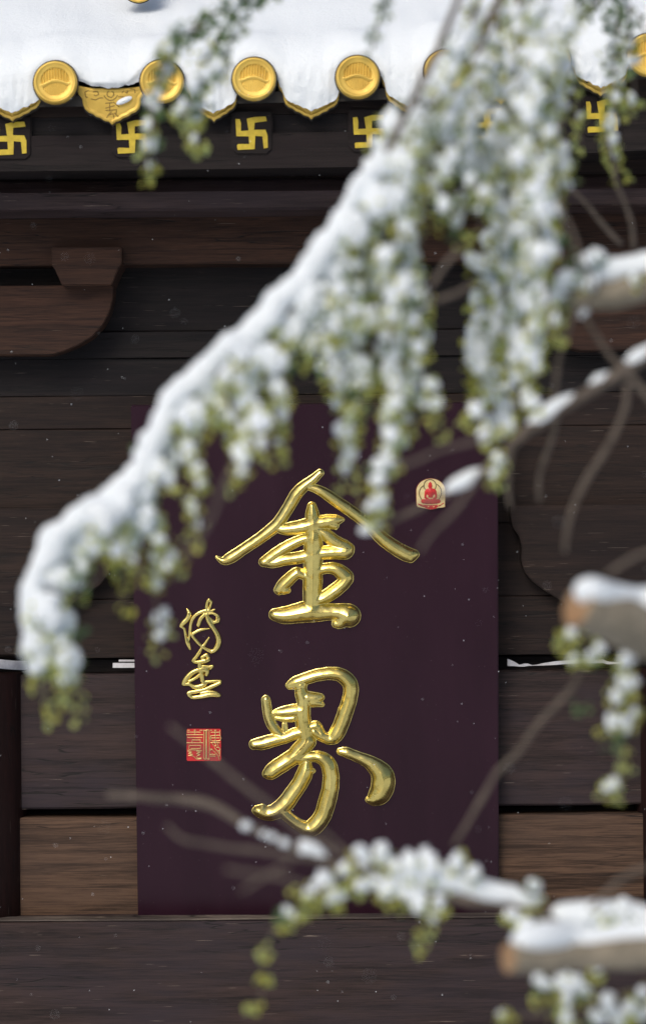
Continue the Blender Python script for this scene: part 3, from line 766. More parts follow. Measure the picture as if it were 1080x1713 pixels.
for (a, b, r) in [(300, 705, 22), (262, 745, 26), (230, 812, 25), (180, 870, 30), (215, 850, 28), (270, 800, 24), (120, 930, 30), (95, 970, 28), (75, 1030, 26), (110, 1050, 24), (90, 1085, 28), (115, 1110, 20), (60, 1085, 20), (350, 650, 28), (330, 700, 24),
                  (400, 640, 26), (425, 600, 26), (375, 680, 22), (480, 560, 26), (520, 510, 26), (455, 600, 22), (565, 460, 24), (600, 390, 26), (625, 340, 26), (655, 290, 26), (290, 760, 22), (160, 905, 24), (240, 880, 24), (205, 900, 24)]:
    A.cluster(a, b, ya + random.uniform(-.03, .05), r, 1.0, .25, 22)
for st in [dict(pts=[(395, 600), (415, 660), (435, 715), (445, 760)], r=17), dict(pts=[(430, 600), (455, 660), (465, 715), (462, 765)], r=16), dict(pts=[(375, 640), (395, 700), (408, 770), (395, 815)], r=16), dict(pts=[(345, 660), (370, 700), (400, 740)], r=16),
           dict(pts=[(318, 690), (322, 760), (328, 830), (322, 895)], r=13, tip=4), dict(pts=[(245, 830), (262, 880), (285, 940), (300, 945)], r=14, tip=2), dict(pts=[(255, 850), (262, 930), (255, 980), (268, 1030), (266, 1092)], r=13, tip=4, skip=.25),
           dict(pts=[(205, 870), (200, 930), (212, 975), (208, 1012)], r=14, tip=3), dict(pts=[(150, 890), (135, 950), (130, 1000)], r=13, green=(.6, .6)), dict(pts=[(180, 890), (200, 920), (235, 955)], r=15, tip=1),
           dict(pts=[(85, 1040), (105, 1090), (120, 1130), (142, 1185)], r=15, tip=3), dict(pts=[(60, 1060), (68, 1120), (75, 1165), (84, 1205)], r=13, tip=4), dict(pts=[(100, 1080), (110, 1130), (118, 1165)], r=14, tip=2),
           dict(pts=[(520, 520), (505, 560), (500, 600)], r=13, green=(.5, .3), snow=(.4, .5)), dict(pts=[(480, 560), (470, 610), (480, 660)], r=14, green=(.5, .3), snow=(.6, .5))]:
    A.strand(Y=ya + random.uniform(-.06, .1), **{**dict(gap=23, tip=2, jit=9), **st})
A.done()

# B: dense drooping sprays in the upper middle
B = Branch('dense clumps of snow on drooping sprays in the upper middle')
yb_ = -2.85
B.limb([(1120, -420, -2.9, 20), (980, -230, yb_, 14), (890, -90, yb_, 9), (830, 10, yb_, 7), (790, 110, yb_, 6), (750, 190, yb_, 5), (720, 300, yb_, 4), (700, 420, yb_, 3)], start=TRUNK(3.9))
for st in [dict(pts=[(640, 290), (600, 350), (575, 430), (565, 520), (558, 600), (575, 670), (573, 745), (568, 775), (582, 808)], r=17), dict(pts=[(700, 210), (670, 330), (655, 430), (660, 530), (648, 620), (655, 690), (650, 760), (632, 810), (622, 875)], r=17, tip=1),
           dict(pts=[(690, 470), (700, 560), (712, 640), (722, 700), (735, 725)], r=14, tip=3), dict(pts=[(650, 270), (620, 370), (600, 460), (592, 560), (605, 640), (600, 690)], r=17), dict(pts=[(745, 110), (712, 230), (695, 340), (690, 440), (705, 520)], r=18, tip=1),
           dict(pts=[(770, 150), (752, 230), (738, 310), (728, 370)], r=16, tip=1), dict(pts=[(775, 60), (745, 140), (715, 190), (690, 235)], r=16, tip=0, green=(.4, .2)), dict(pts=[(740, 150), (722, 220), (706, 290), (690, 340)], r=16, tip=0), dict(pts=[(700, 170), (660, 240), (625, 300), (600, 350)], r=18, tip=0), dict(pts=[(805, 90), (785, 200), (775, 300), (770, 400)], r=17, tip=1),
           dict(pts=[(720, 150), (690, 220), (668, 290), (640, 380), (632, 470), (640, 560)], r=17), dict(pts=[(660, 200), (640, 260), (618, 330), (590, 400), (560, 450)], r=18, tip=0),
           dict(pts=[(670, 420), (685, 500), (680, 580), (690, 650), (685, 720)], r=15), dict(pts=[(560, 440), (545, 520), (535, 580), (545, 630)], r=15), dict(pts=[(620, 520), (625, 580), (615, 640), (612, 690)], r=15), 
           dict(pts=[(670, 690), (660, 740), (645, 790)], r=15, tip=1), dict(pts=[(575, 480), (590, 520), (620, 545)], r=17, tip=0)]:
    B.strand(Y=yb_ + random.uniform(-.3, .3), **{**dict(gap=24, tip=2, jit=11, green=(.35, .1)), **st})
B.done()

# C: dense drooping sprays to the right of the plaque's top
C = Branch('heavy clumps of snow on hanging sprays right of the upper middle')
yc_ = -2.8
C.limb([(1250, -380, -2.9, 20), (1100, -230, yc_, 14), (990, -110, yc_, 10), (920, -20, yc_, 7), (890, 90, yc_, 6), (880, 220, yc_, 5), (880, 360, yc_, 4)], start=TRUNK(3.6))
for st in [dict(pts=[(870, -10), (862, 120), (855, 250), (848, 360), (842, 480), (815, 590), (800, 660), (790, 700)], r=18), dict(pts=[(905, 20), (895, 150), (885, 280), (885, 400), (892, 500), (884, 600), (872, 680)], r=19, tip=1),
           dict(pts=[(835, 10), (825, 130), (832, 260), (822, 400), (805, 500), (795, 580), (792, 640)], r=16), dict(pts=[(935, 80), (925, 200), (930, 300), (938, 360), (945, 420)], r=16), dict(pts=[(890, 330), (905, 420), (915, 500), (922, 560)], r=17),
           dict(pts=[(855, 400), (850, 500), (845, 590), (838, 660), (828, 720), (822, 775), (835, 805)], r=16, tip=3), dict(pts=[(800, 0), (780, 90), (785, 180), (800, 280), (808, 330)], r=16, tip=2, green=(.4, .2)), dict(pts=[(955, 20), (910, 130), (885, 220), (870, 320)], r=17, tip=0),
           dict(pts=[(880, 280), (865, 370), (858, 440), (868, 520)], r=20, tip=0), dict(pts=[(905, 230), (898, 320), (905, 400), (900, 450)], r=20, tip=0), dict(pts=[(870, 500), (862, 580), (858, 650), (862, 690)], r=17), dict(pts=[(900, 520), (898, 580), (888, 640)], r=17),
           dict(pts=[(840, 500), (825, 560), (812, 620), (800, 690)], r=17),
           dict(pts=[(800, 300), (805, 350), (800, 390)], r=14, tip=1)]:
    C.strand(Y=yc_ + random.uniform(-.3, .3), **{**dict(gap=25, tip=2, jit=11, green=(.35, .05)), **st})
C.done()

# L: greener sprays hanging in at the upper left and the top edge
Lb = Branch('thin snow on the green sprays at the upper left')
yl = -2.5
Lb.limb([(900, -420, yl, 14), (700, -260, yl, 9), (560, -110, yl, 6), (470, -40, yl, 4), (420, -12, yl, 3)], start=TRUNK(4.1))
for st in [dict(pts=[(450, -20), (395, 5), (345, 30), (305, 65), (285, 100), (268, 130)], r=14, green=(1, 1), snow=(.1, .5), tip=0), dict(pts=[(420, -10), (385, 40), (350, 90), (340, 140), (328, 190), (332, 238)], r=14, green=(1, .2), snow=(.2, .7), tip=2),
           dict(pts=[(300, 60), (275, 110), (255, 160), (252, 210), (245, 250), (250, 295)], r=12, green=(.9, 0), snow=(.6, .8), tip=3), dict(pts=[(390, 10), (400, 30), (380, 80), (360, 120)], r=13, green=(1, .8), snow=(.4, .8), tip=0),
           dict(pts=[(340, 40), (320, 55), (290, 62), (270, 85)], r=13, green=(1, 1), snow=(.2, .4), tip=0), dict(pts=[(655, -20), (638, 20), (628, 50), (622, 82)], r=9, green=(1, 1), snow=(0, .2), tip=1, leaves=10), dict(pts=[(355, 110), (330, 150), (310, 190), (325, 245)], r=12, green=(.6, 0), snow=(.9, .6), tip=2)]:
    Lb.strand(Y=yl + random.uniform(-.15, .15), **{**dict(gap=22, jit=8), **st})
Lb.done()
# M: green sprays at the upper right
Mb = Branch('thin snow on the green sprays at the upper right')
ym = -2.4
Mb.limb([(1300, -260, ym, 14), (1180, -140, ym, 9), (1090, -60, ym, 6), (1030, -20, ym, 4)], start=TRUNK(3.4))
for st in [dict(pts=[(1040, -10), (1030, 50), (1025, 110), (1030, 170), (1025, 230), (1035, 290)], r=13, green=(1, 0), snow=(.3, .6), tip=2), dict(pts=[(985, -20), (965, 15), (950, 40), (935, 70)], r=12, green=(1, 1), snow=(.1, .3), tip=0), dict(pts=[(1010, -15), (985, 20), (960, 25)], r=11, green=(1, 1), snow=(.1, .2), tip=0),
           dict(pts=[(1055, 10), (1050, 70), (1058, 140), (1060, 205)], r=10, green=(1, 0), snow=(.3, .3), tip=2, skip=.4), dict(pts=[(960, 130), (962, 180), (968, 240)], r=11, green=(.6, .1), snow=(.3, .3), tip=2, skip=.2)]:
    Mb.strand(Y=ym + random.uniform(-.12, .12), **{**dict(gap=20, jit=7), **st})
for tw in [[(1015, 230, ym, 6), (1030, 300, ym, 6), (1050, 360, ym, 7), (1062, 420, ym, 7)], [(930, 290, ym + .2, 5), (960, 320, ym + .2, 6), (1000, 365, ym + .2, 7), (1040, 410, ym + .2, 8)], [(1070, 20, ym, 2), (1080, 60, ym, 2), (1100, 90, ym, 2)], [(950, 170, ym, 3), (925, 240, ym, 3), (945, 300, ym, 3)]]:
    Mb.twig(tw)
Mb.done()
# D: thick snow-topped limb at the right edge, with bare twigs
Db = Branch('soft snow along the thick limb at the right edge')
yd = -2.9
Db.limb([(1420, 380, -3.0, 44), (1230, 430, yd, 36), (1090, 472, yd, 28), (1020, 492, yd, 25), (960, 498, yd, 20), (915, 500, yd, 13), (890, 505, yd, 7)], mat='bark_light', start=TRUNK(2.75))
Db.ridge([(1420, 338, yd, 30), (1230, 395, yd, 28), (1090, 440, yd, 24), (1040, 448, yd, 21), (1000, 452, yd, 20), (965, 468, yd, 18), (930, 482, yd, 16)], lump=.28)
for (a, b, r) in [(975, 440, 17), (1000, 432, 14), (945, 470, 17), (985, 475, 14), (1060, 470, 10), (930, 495, 16)]: Db.cluster(a, b, yd - .03, r, .9, .3, 10)
Db.dab(974, 522, yd, 11); 
for tw in [[(974, 525, -2.9, 7), (1000, 570, -2.9, 8), (1040, 615, -2.9, 9), (1095, 690, -2.9, 9)], [(955, 505, yd, 9), (945, 570, yd, 8), (935, 630, yd, 7), (928, 680, yd, 6)]]: Db.twig(tw)
for st in [dict(pts=[(930, 500), (935, 535), (932, 565)], r=12, tip=2)]: Db.strand(Y=yd, **{**dict(gap=20, jit=6), **st})
Db.done()
# E: diagonal limb with patches of snow, ending at the gold emblem
Eb = Branch('broken patches of snow along the slim diagonal limb beside the red emblem')
ye = -2.95
Eb.limb([(1420, 420, -3.0, 22), (1250, 500, ye, 13.6), (1095, 590, ye, 11.2), (1010, 640, ye, 10.4), (930, 690, ye, 9.6), (880, 722, ye, 9.6), (845, 755, ye, 8.0), (800, 795, ye, 6.4), (750, 822, ye, 5.6), (700, 850, ye, 4.8), (650, 875, ye, 4.0), (610, 893, ye, 3.2)], start=TRUNK(2.6))
Eb.ridge([(1095, 578, ye, 12), (1060, 600, ye, 13), (1040, 612, ye, 9)], lump=.2); Eb.ridge([(1020, 624, ye, 8), (1000, 636, ye, 12), (985, 645, ye, 9)], lump=.2)
Eb.ridge([(960, 660, ye, 9), (930, 680, ye, 12), (900, 700, ye, 13), (880, 712, ye, 9)], lump=.2); Eb.ridge([(805, 786, ye, 9), (780, 802, ye, 13), (755, 815, ye, 12), (742, 824, ye, 8)], lump=.15)
Eb.ridge([(640, 872, ye, 7), (615, 885, ye, 12), (600, 890, ye, 9)], lump=.2)
for (a, b, r, sn) in [(832, 772, 15, .6), (826, 792, 13, .4), (815, 730, 15, .8), (850, 712, 13, .6), (890, 672, 15, .7), (800, 690, 17, .9)]: Eb.cluster(a, b, ye, r, sn, 0, 14)
for tw in [[(1050, 640, ye, 9), (1040, 690, ye, 9), (1015, 750, ye, 9), (975, 810, ye, 9), (950, 870, ye, 8), (945, 925, ye, 6)], [(935, 690, ye + .3, 8), (915, 750, ye + .3, 8), (905, 800, ye + .3, 7), (902, 840, ye + .3, 6)], [(1040, 605, ye - .2, 9), (1060, 640, ye - .2, 9), (1095, 680, ye - .2, 8)],
           [(860, 745, ye + .2, 8), (850, 800, ye + .2, 7), (855, 850, ye + .2, 6)], [(800, 790, -3.3, 7), (760, 850, -3.3, 7), (720, 890, -3.3, 6), (700, 925, -3.3, 5)], [(820, 720, -3.3, 6), (760, 745, -3.3, 6), (700, 770, -3.3, 6), (650, 775, -3.3, 4)],
           [(770, 420, -3.1, 8), (735, 455, -3.1, 8), (712, 500, -3.1, 6)], [(800, 470, -3.1, 7), (750, 495, -3.1, 7), (700, 515, -3.1, 6)], [(300, 935, -3.6, 5), (340, 880, -3.6, 6), (370, 820, -3.6, 7), (395, 780, -3.6, 7)], [(960, 530, -3.2, 6), (985, 470, -3.2, 6), (930, 330, -3.2, 6)]]: Eb.twig(tw)
Eb.done()
# F: sawn-off thick stub at the right edge
Fb = Branch('smooth thick cap of snow on the sawn stub by the white ribbon')
yf_ = -3.25
def stub(br, pts, start, endc, endr, tdir):
    br.limb(pts, mat='bark_light', n=18, lump=.08, start=start)
    # sawn face: a slightly uneven disc with a bark rim
    n = 20; vs_, fs = [endc[:]], []
    t = tdir.normalized(); a = t.cross(Vector((0, 1, 0))).normalized(); b = a.cross(t)
    vs_ = [(endc + t * .004)[:]]
    for i in range(n):
        q = 2 * math.pi * i / n; rr = endr * .93 * (1 + .04 * math.sin(3 * q)); vs_.append((endc + (a * math.cos(q) + b * math.sin(q)) * rr + t * .003)[:])
    for i in range(n): fs.append((0, 1 + i, 1 + (i + 1) % n))
    mk('cut_face', vs_, fs, M['cut_wood'], br.wood, endc[:])
e0 = P(966, 1015, yf_ - .10); t0 = e0 - P(1100, 1062, yf_)
stub(Fb, [(1400, 1140, -3.0, 52), (1250, 1110, yf_, 50), (1100, 1062, yf_, 46), (1030, 1038, yf_ - .05, 42), (966, 1015, yf_ - .10, 36)], TRUNK(1.35), e0, 36 * kd(yf_ - .1), t0)
Fb.ridge([(1400, 1080, yf_, 44), (1250, 1050, yf_, 42), (1120, 1018, yf_, 36), (1060, 1014, yf_, 32), (1020, 1004, yf_ - .05, 30), (985, 990, yf_ - .1, 26), (960, 985, yf_ - .1, 22)], lump=.08, lf=10.0, n=20)
for (a, b, r, sn) in [(955, 1058, 14, .8), (988, 1052, 13, .9), (948, 1072, 12, 0), (1000, 1090, 14, .5), (985, 1098, 12, .4), (1050, 1100, 17, 1), (1040, 1115, 12, .2), (1045, 1150, 18, 1), (1030, 1165, 14, .6), (1022, 1212, 15, 1), (1048, 1212, 11, .9), (1020, 1235, 15, 0), (1045, 1270, 13, 0), (1025, 1310, 11, .8), (1018, 1325, 13, 0), (970, 1175, 11, 0), (1055, 1190, 13, .1), (960, 1100, 11, .3)]:
    Fb.cluster(a, b, -3.05, r, sn, .1, 14)
for tw in [[(1085, 1060, -3.0, 6), (1062, 1110, -3.0, 4), (1048, 1170, -3.0, 3), (1040, 1230, -3.0, 2.5), (1025, 1320, -3.0, 2)], [(975, 1110, -3.0, 8), (945, 1160, -3.0, 8), (900, 1215, -3.0, 8), (860, 1260, -3.0, 8), (820, 1310, -3.0, 8), (790, 1360, -3.0, 7), (762, 1415, -3.0, 6)],
           [(1000, 1085, -3.0, 4), (985, 1105, -3.0, 4), (960, 1130, -3.0, 3)], [(1090, 925, -3.3, 7), (1050, 940, -3.3, 7), (1010, 965, -3.3, 6)]]: Fb.twig(tw)
Fb.done()
# G: low limb with snow, thinning to bare twigs on the left
Gb = Branch('lumpy snow along the low limb crossing below the big character')
yg = -3.05
Gb.limb([(1400, 1530, -3.0, 30), (1230, 1570, yg, 24), (1090, 1578, yg, 22), (1000, 1560, yg, 17), (920, 1540, yg, 14), (860, 1520, yg, 12), (790, 1505, yg, 11), (700, 1490, yg, 10), (620, 1470, yg, 9), (560, 1445, yg, 8), (490, 1412, yg, 8), (420, 1385, yg, 8), (350, 1350, yg, 8),
         (290, 1335, yg, 7), (230, 1332, yg, 6), (180, 1330, yg, 5)], start=TRUNK(.95))
Gb.ridge([(1400, 1495, yg, 30), (1230, 1535, yg, 28), (1100, 1545, yg, 30), (1050, 1545, yg, 32), (1000, 1540, yg, 32), (950, 1530, yg, 22), (920, 1525, yg, 14)], lump=.3)
Gb.ridge([(900, 1512, yg, 10), (860, 1500, yg, 16), (820, 1492, yg, 16), (780, 1480, yg, 20), (740, 1472, yg, 25), (700, 1466, yg, 27), (650, 1470, yg, 21), (610, 1466, yg, 18)], lump=.34)
Gb.ridge([(545, 1432, yg, 10), (520, 1420, yg, 12), (500, 1408, yg, 10)], lump=.25)
for (a, b, r) in [(412, 1382, 9), (455, 1400, 8), (475, 1410, 9), (508, 1420, 9), (440, 1395, 6)]: Gb.dab(a, b, yg - .01, r)
for (a, b, r, sn) in [(640, 1432, 15, .9), (605, 1440, 17, .9), (580, 1460, 17, .9), (545, 1480, 18, .8), (525, 1495, 16, .6), (560, 1500, 15, .4), (505, 1490, 13, 0), (650, 1490, 16, .9), (605, 1480, 15, .9), (680, 1500, 18, .9), (700, 1510, 17, .9), (735, 1505, 13, .5), (765, 1445, 15, .8), (790, 1462, 14, .9), (660, 1450, 13, .6),
                      (735, 1515, 12, .1), (480, 1525, 11, .4), (888, 1480, 13, .7), (895, 1510, 11, .5), (860, 1535, 13, .2), (720, 1450, 20, 1), (690, 1455, 18, 1), (985, 1580, 14, .1), (1005, 1545, 20, .9), (1040, 1530, 20, 1)]: Gb.cluster(a, b, yg - .02, r, sn, .2, 14)
Gb.strand(pts=[(545, 1480), (500, 1520), (470, 1545), (445, 1585), (440, 1630), (430, 1680)], Y=yg, gap=30, r=12, jit=5, snow=(0, 0), tip=0, leaves=15)
Gb.strand(pts=[(725, 1500), (718, 1540), (712, 1580)], Y=yg, gap=18, r=10, jit=5, snow=(.4, 0), tip=3)
for tw in [[(565, 1430, -3.4, 7), (500, 1390, -3.4, 8), (430, 1335, -3.4, 8), (370, 1285, -3.4, 8), (320, 1245, -3.4, 7), (285, 1215, -3.4, 5)], [(540, 1440, -3.3, 7), (450, 1425, -3.3, 8), (370, 1415, -3.3, 7), (310, 1400, -3.3, 7), (280, 1380, -3.3, 6)],
           [(530, 1490, -3.6, 6), (470, 1470, -3.6, 7), (420, 1460, -3.6, 6), (380, 1455, -3.6, 5)], [(490, 1445, -3.6, 6), (440, 1470, -3.6, 6), (405, 1490, -3.6, 5)], [(640, 1470, -3.4, 6), (600, 1440, -3.4, 7), (555, 1405, -3.4, 6), (535, 1385, -3.4, 5)], [(1090, 1445, -3.3, 8), (1040, 1470, -3.3, 8), (985, 1520, -3.3, 7)]]: Gb.twig(tw)
Gb.done()
# H: second sawn stub, low right, with buds under it
Hb = Branch('flat loaf of snow on the low sawn stub at the lower right')
yh = -3.3
e1 = P(852, 1603, yh - .06); t1 = e1 - P(960, 1596, yh)
stub(Hb, [(1400, 1600, -3.0, 36), (1230, 1600, yh, 33), (1060, 1590, yh, 30), (960, 1597, yh, 29), (900, 1602, yh - .03, 28), (852, 1603, yh - .06, 26)], TRUNK(.75), e1, 26 * kd(yh), t1)
Hb.ridge([(1120, 1565, yh, 24), (1060, 1560, yh, 18), (985, 1572, yh, 18), (950, 1568, yh, 24), (915, 1566, yh - .03, 26), (880, 1570, yh - .05, 24), (856, 1580, yh - .06, 17)], lump=.14, lf=14.0, n=20)
for (a, b, r, sn) in [(903, 1640, 14, .9), (940, 1645, 15, 1), (962, 1650, 14, .9), (975, 1660, 12, .9), (950, 1672, 12, .9), (925, 1660, 14, 0), (905, 1665, 14, 0), (1016, 1678, 14, 1), (1048, 1690, 15, .9), (1075, 1695, 16, 1), (1000, 1702, 15, .9), (1035, 1708, 15, .8), (948, 1705, 13, .9), (995, 1625, 11, .3), (925, 1690, 10, 0), (840, 1695, 11, .1), (1070, 1660, 13, .4), (1015, 1530, 12, .4), (880, 1550, 14, .8)]:
    Hb.cluster(a, b, -3.1, r, sn, .15, 13)
for tw in [[(1095, 1640, -3.1, 4), (1040, 1660, -3.1, 3), (980, 1650, -3.1, 3), (920, 1635, -3.1, 2)], [(1095, 1680, -3.1, 4), (1040, 1695, -3.1, 3), (980, 1705, -3.1, 3), (930, 1695, -3.1, 2), (835, 1700, -3.1, 2)]]: Hb.twig(tw)
Hb.done()

# ------------------------------------------------------------------ hanging plaque
TILT = R(5)
PU = Vector((0, -math.sin(TILT), math.cos(TILT))); PN = Vector((0, -math.cos(TILT), -math.sin(TILT)))
PC = P(529.5, 1103.5, -0.035)
def on_plaque(px, py, h=0.0):
    d = (RIGHT * ((px - 540) * S) + UP * (-(py - 856.5) * S) + Vector((0, D, 0)))
    t = (PC - CAM).dot(PN) / d.dot(PN)
    return CAM + d * t + PN * h
plaque = empty('name_plaque', on_plaque(530, 1530), 'large dark purple plaque with two big raised gold characters leaning from the wall', 'plaque')
xs = [(on_plaque(a, b) - PC).x for a, b in ((219, 677), (232, 1531))]; xe = [(on_plaque(a, b) - PC).x for a, b in ((833, 675), (833, 1529))]
xl, xr = sum(xs) / 2 - 0.001, sum(xe) / 2
zt = (on_plaque(526, 676) - PC).dot(PU); zb = (on_plaque(532, 1531) - PC).dot(PU)
bm = bmesh.new(); TH = 0.045
fr = [bm.verts.new(PC + Vector((a, 0, 0)) + PU * b) for a, b in ((xl, zb), (xr, zb), (xr, zt), (xl, zt))]
bk = [bm.verts.new(v.co - PN * TH) for v in fr]
bm.faces.new(fr); bm.faces.new(bk[::-1])
for i in range(4): bm.faces.new((fr[i], bk[i], bk[(i + 1) % 4], fr[(i + 1) % 4]))
bmesh.ops.bevel(bm, geom=list(bm.edges), offset=0.003, segments=2, affect='EDGES')
from_bm('board', bm, M['lacquer'], plaque, wl(plaque))
def zoomed(strokes, ox, oy, sc): return [[(ox + a / sc, oy + b / sc, r / sc) for a, b, r in s] for s in strokes]
jin = zoomed([[(555, 258, 15), (520, 290, 20), (475, 325, 24), (440, 362, 26), (400, 430, 25), (360, 490, 25), (320, 530, 26), (260, 575, 24), (190, 622, 23), (130, 662, 24), (95, 676, 15), (65, 660, 4)],
              [(505, 325, 14), (560, 345, 20), (620, 385, 24), (700, 440, 25), (780, 500, 26), (850, 570, 29), (920, 620, 31), (975, 648, 32), (1005, 645, 18)], [(985, 665, 18), (985, 640, 20)]], 340, 700, 2.842)
jin += zoomed([[(215, 285, 15), (300, 297, 46), (450, 278, 60), (560, 250, 62), (680, 228, 56), (760, 216, 44), (820, 212, 16)], [(690, 250, 40), (760, 265, 28), (765, 290, 8)],
               [(548, 92, 36), (552, 160, 56), (560, 230, 62), (565, 300, 60), (560, 400, 78), (560, 520, 80), (558, 640, 80), (556, 760, 82), (552, 880, 80), (552, 1010, 76)],
               [(520, 372, 36), (430, 402, 42), (330, 452, 46), (240, 508, 48), (150, 572, 45), (112, 594, 38)], [(112, 594, 38), (200, 600, 42), (300, 572, 48), (420, 556, 50), (540, 532, 52), (650, 512, 56), (760, 502, 60), (850, 500, 64), (890, 480, 36)],
               [(600, 300, 30), (680, 352, 50), (760, 410, 52), (840, 450, 50), (885, 468, 40)], [(540, 738, 35), (470, 712, 36), (415, 692, 46), (350, 742, 50), (290, 802, 52), (252, 846, 40), (225, 850, 16)], [(300, 850, 32), (330, 850, 22)],
               [(600, 668, 40), (700, 648, 44), (775, 662, 52), (840, 712, 62), (862, 742, 56), (815, 802, 56), (740, 862, 58), (665, 912, 54), (590, 945, 50)],
               [(215, 1070, 50), (300, 1075, 72), (400, 1060, 82), (500, 1042, 92), (600, 1046, 82), (700, 1045, 70), (800, 1050, 75), (870, 1075, 100), (885, 1080, 98)], [(860, 1090, 80), (790, 1148, 44), (765, 1150, 34)]], 420, 830, 5.4)
jie = zoomed([[(187, 325, 38), (200, 420, 42), (225, 520, 44), (268, 590, 42), (320, 640, 32)],
              [(385, 195, 20), (450, 168, 48), (540, 138, 52), (650, 104, 54), (780, 88, 56), (870, 108, 62), (935, 165, 66), (955, 235, 66), (938, 335, 66), (900, 450, 68), (860, 560, 68), (815, 645, 66), (770, 680, 50), (690, 655, 46), (620, 615, 42)],
              [(400, 210, 22), (470, 195, 38), (520, 190, 40)], [(500, 200, 46), (508, 270, 58), (525, 335, 58), (525, 400, 62), (520, 480, 68), (530, 560, 70), (548, 630, 62), (540, 700, 58), (480, 770, 58), (420, 840, 58)],
              [(560, 305, 56), (630, 315, 54), (680, 305, 34)], [(600, 350, 40), (660, 355, 34), (695, 370, 18)], [(245, 450, 14), (320, 440, 44), (420, 430, 60), (500, 420, 60)], [(280, 490, 16), (360, 500, 26), (440, 490, 34)],
              [(82, 730, 46), (160, 718, 58), (260, 690, 56), (360, 668, 50), (450, 632, 52), (540, 612, 50)], [(580, 575, 40), (640, 562, 44), (668, 590, 34), (690, 630, 34)], [(345, 545, 10), (350, 600, 14), (360, 640, 16)], [(370, 540, 7), (374, 620, 10)]], 410, 1110, 5.4)
jie += zoomed([[(440, 0, 52), (370, 80, 56), (300, 130, 56), (220, 182, 56), (178, 214, 50), (150, 225, 30)], [(370, 120, 40), (470, 105, 36), (530, 116, 44), (578, 160, 52), (595, 240, 55), (590, 330, 57), (565, 430, 60), (535, 520, 58), (480, 590, 60), (435, 606, 50), (370, 578, 40), (310, 535, 36), (262, 492, 38)],
               [(425, 150, 32), (415, 215, 54), (380, 290, 54), (330, 362, 56), (280, 430, 58), (220, 480, 56), (160, 500, 50), (105, 485, 44), (72, 480, 24)], [(440, 200, 20), (470, 205, 16)], [(120, 460, 25), (95, 480, 40)]], 410, 1240, 4.154)
jie_dot = zoomed([[(658, 70, 22), (700, 75, 34), (770, 104, 36), (850, 138, 44), (920, 190, 62), (955, 245, 78), (955, 310, 80), (930, 368, 72), (895, 398, 48)], [(860, 405, 24), (930, 410, 26)]], 410, 1240, 4.154)
sig1 = zoomed([[(205, 255, 10), (240, 320, 34), (215, 400, 36), (150, 470, 38), (110, 520, 20), (165, 555, 18), (190, 680, 22), (220, 780, 32), (252, 865, 14)], [(235, 720, 15), (250, 600, 20), (265, 480, 22), (300, 390, 24), (380, 320, 26), (480, 285, 26), (560, 290, 22), (625, 265, 10)],
               [(500, 290, 22), (505, 180, 20), (540, 118, 22), (572, 150, 18), (550, 230, 18), (520, 300, 20)], [(470, 340, 26), (410, 410, 30), (375, 500, 28)],
               [(505, 340, 26), (530, 430, 34), (600, 540, 34), (660, 640, 38), (685, 740, 40), (660, 830, 40), (600, 895, 32), (540, 885, 28), (430, 820, 24), (340, 730, 24), (285, 650, 22), (330, 610, 24), (420, 570, 22), (545, 553, 6)],
               [(510, 330, 18), (600, 325, 18), (670, 370, 27), (665, 440, 34), (620, 460, 24), (545, 390, 12)], [(540, 690, 10), (440, 830, 22)]], 290, 990, 9.02)
sig2 = zoomed([[(440, 830, 20), (360, 960, 28), (300, 1040, 26), (360, 1060, 28), (480, 1040, 40), (535, 1030, 22)], [(430, 990, 26), (500, 950, 28), (530, 990, 24)], [(400, 1050, 30), (400, 1150, 34), (430, 1260, 34), (440, 1340, 32), (480, 1390, 30)],
               [(450, 1120, 24), (540, 1130, 26), (590, 1120, 22), (560, 1160, 16)], [(430, 1170, 42), (510, 1190, 36), (500, 1250, 26)], [(400, 1170, 32), (300, 1210, 38), (210, 1290, 42), (155, 1390, 32), (230, 1390, 28), (330, 1435, 36), (440, 1410, 34), (490, 1380, 28)],
               [(400, 1250, 30), (320, 1310, 26), (240, 1350, 24)], [(480, 1360, 24), (570, 1350, 24), (710, 1345, 20), (700, 1375, 28), (580, 1430, 34), (450, 1480, 28), (300, 1510, 30), (230, 1530, 32), (280, 1590, 28), (420, 1580, 36), (560, 1555, 36), (690, 1560, 28), (620, 1515, 24), (520, 1510, 26), (420, 1530, 22)]], 290, 990, 9.02)
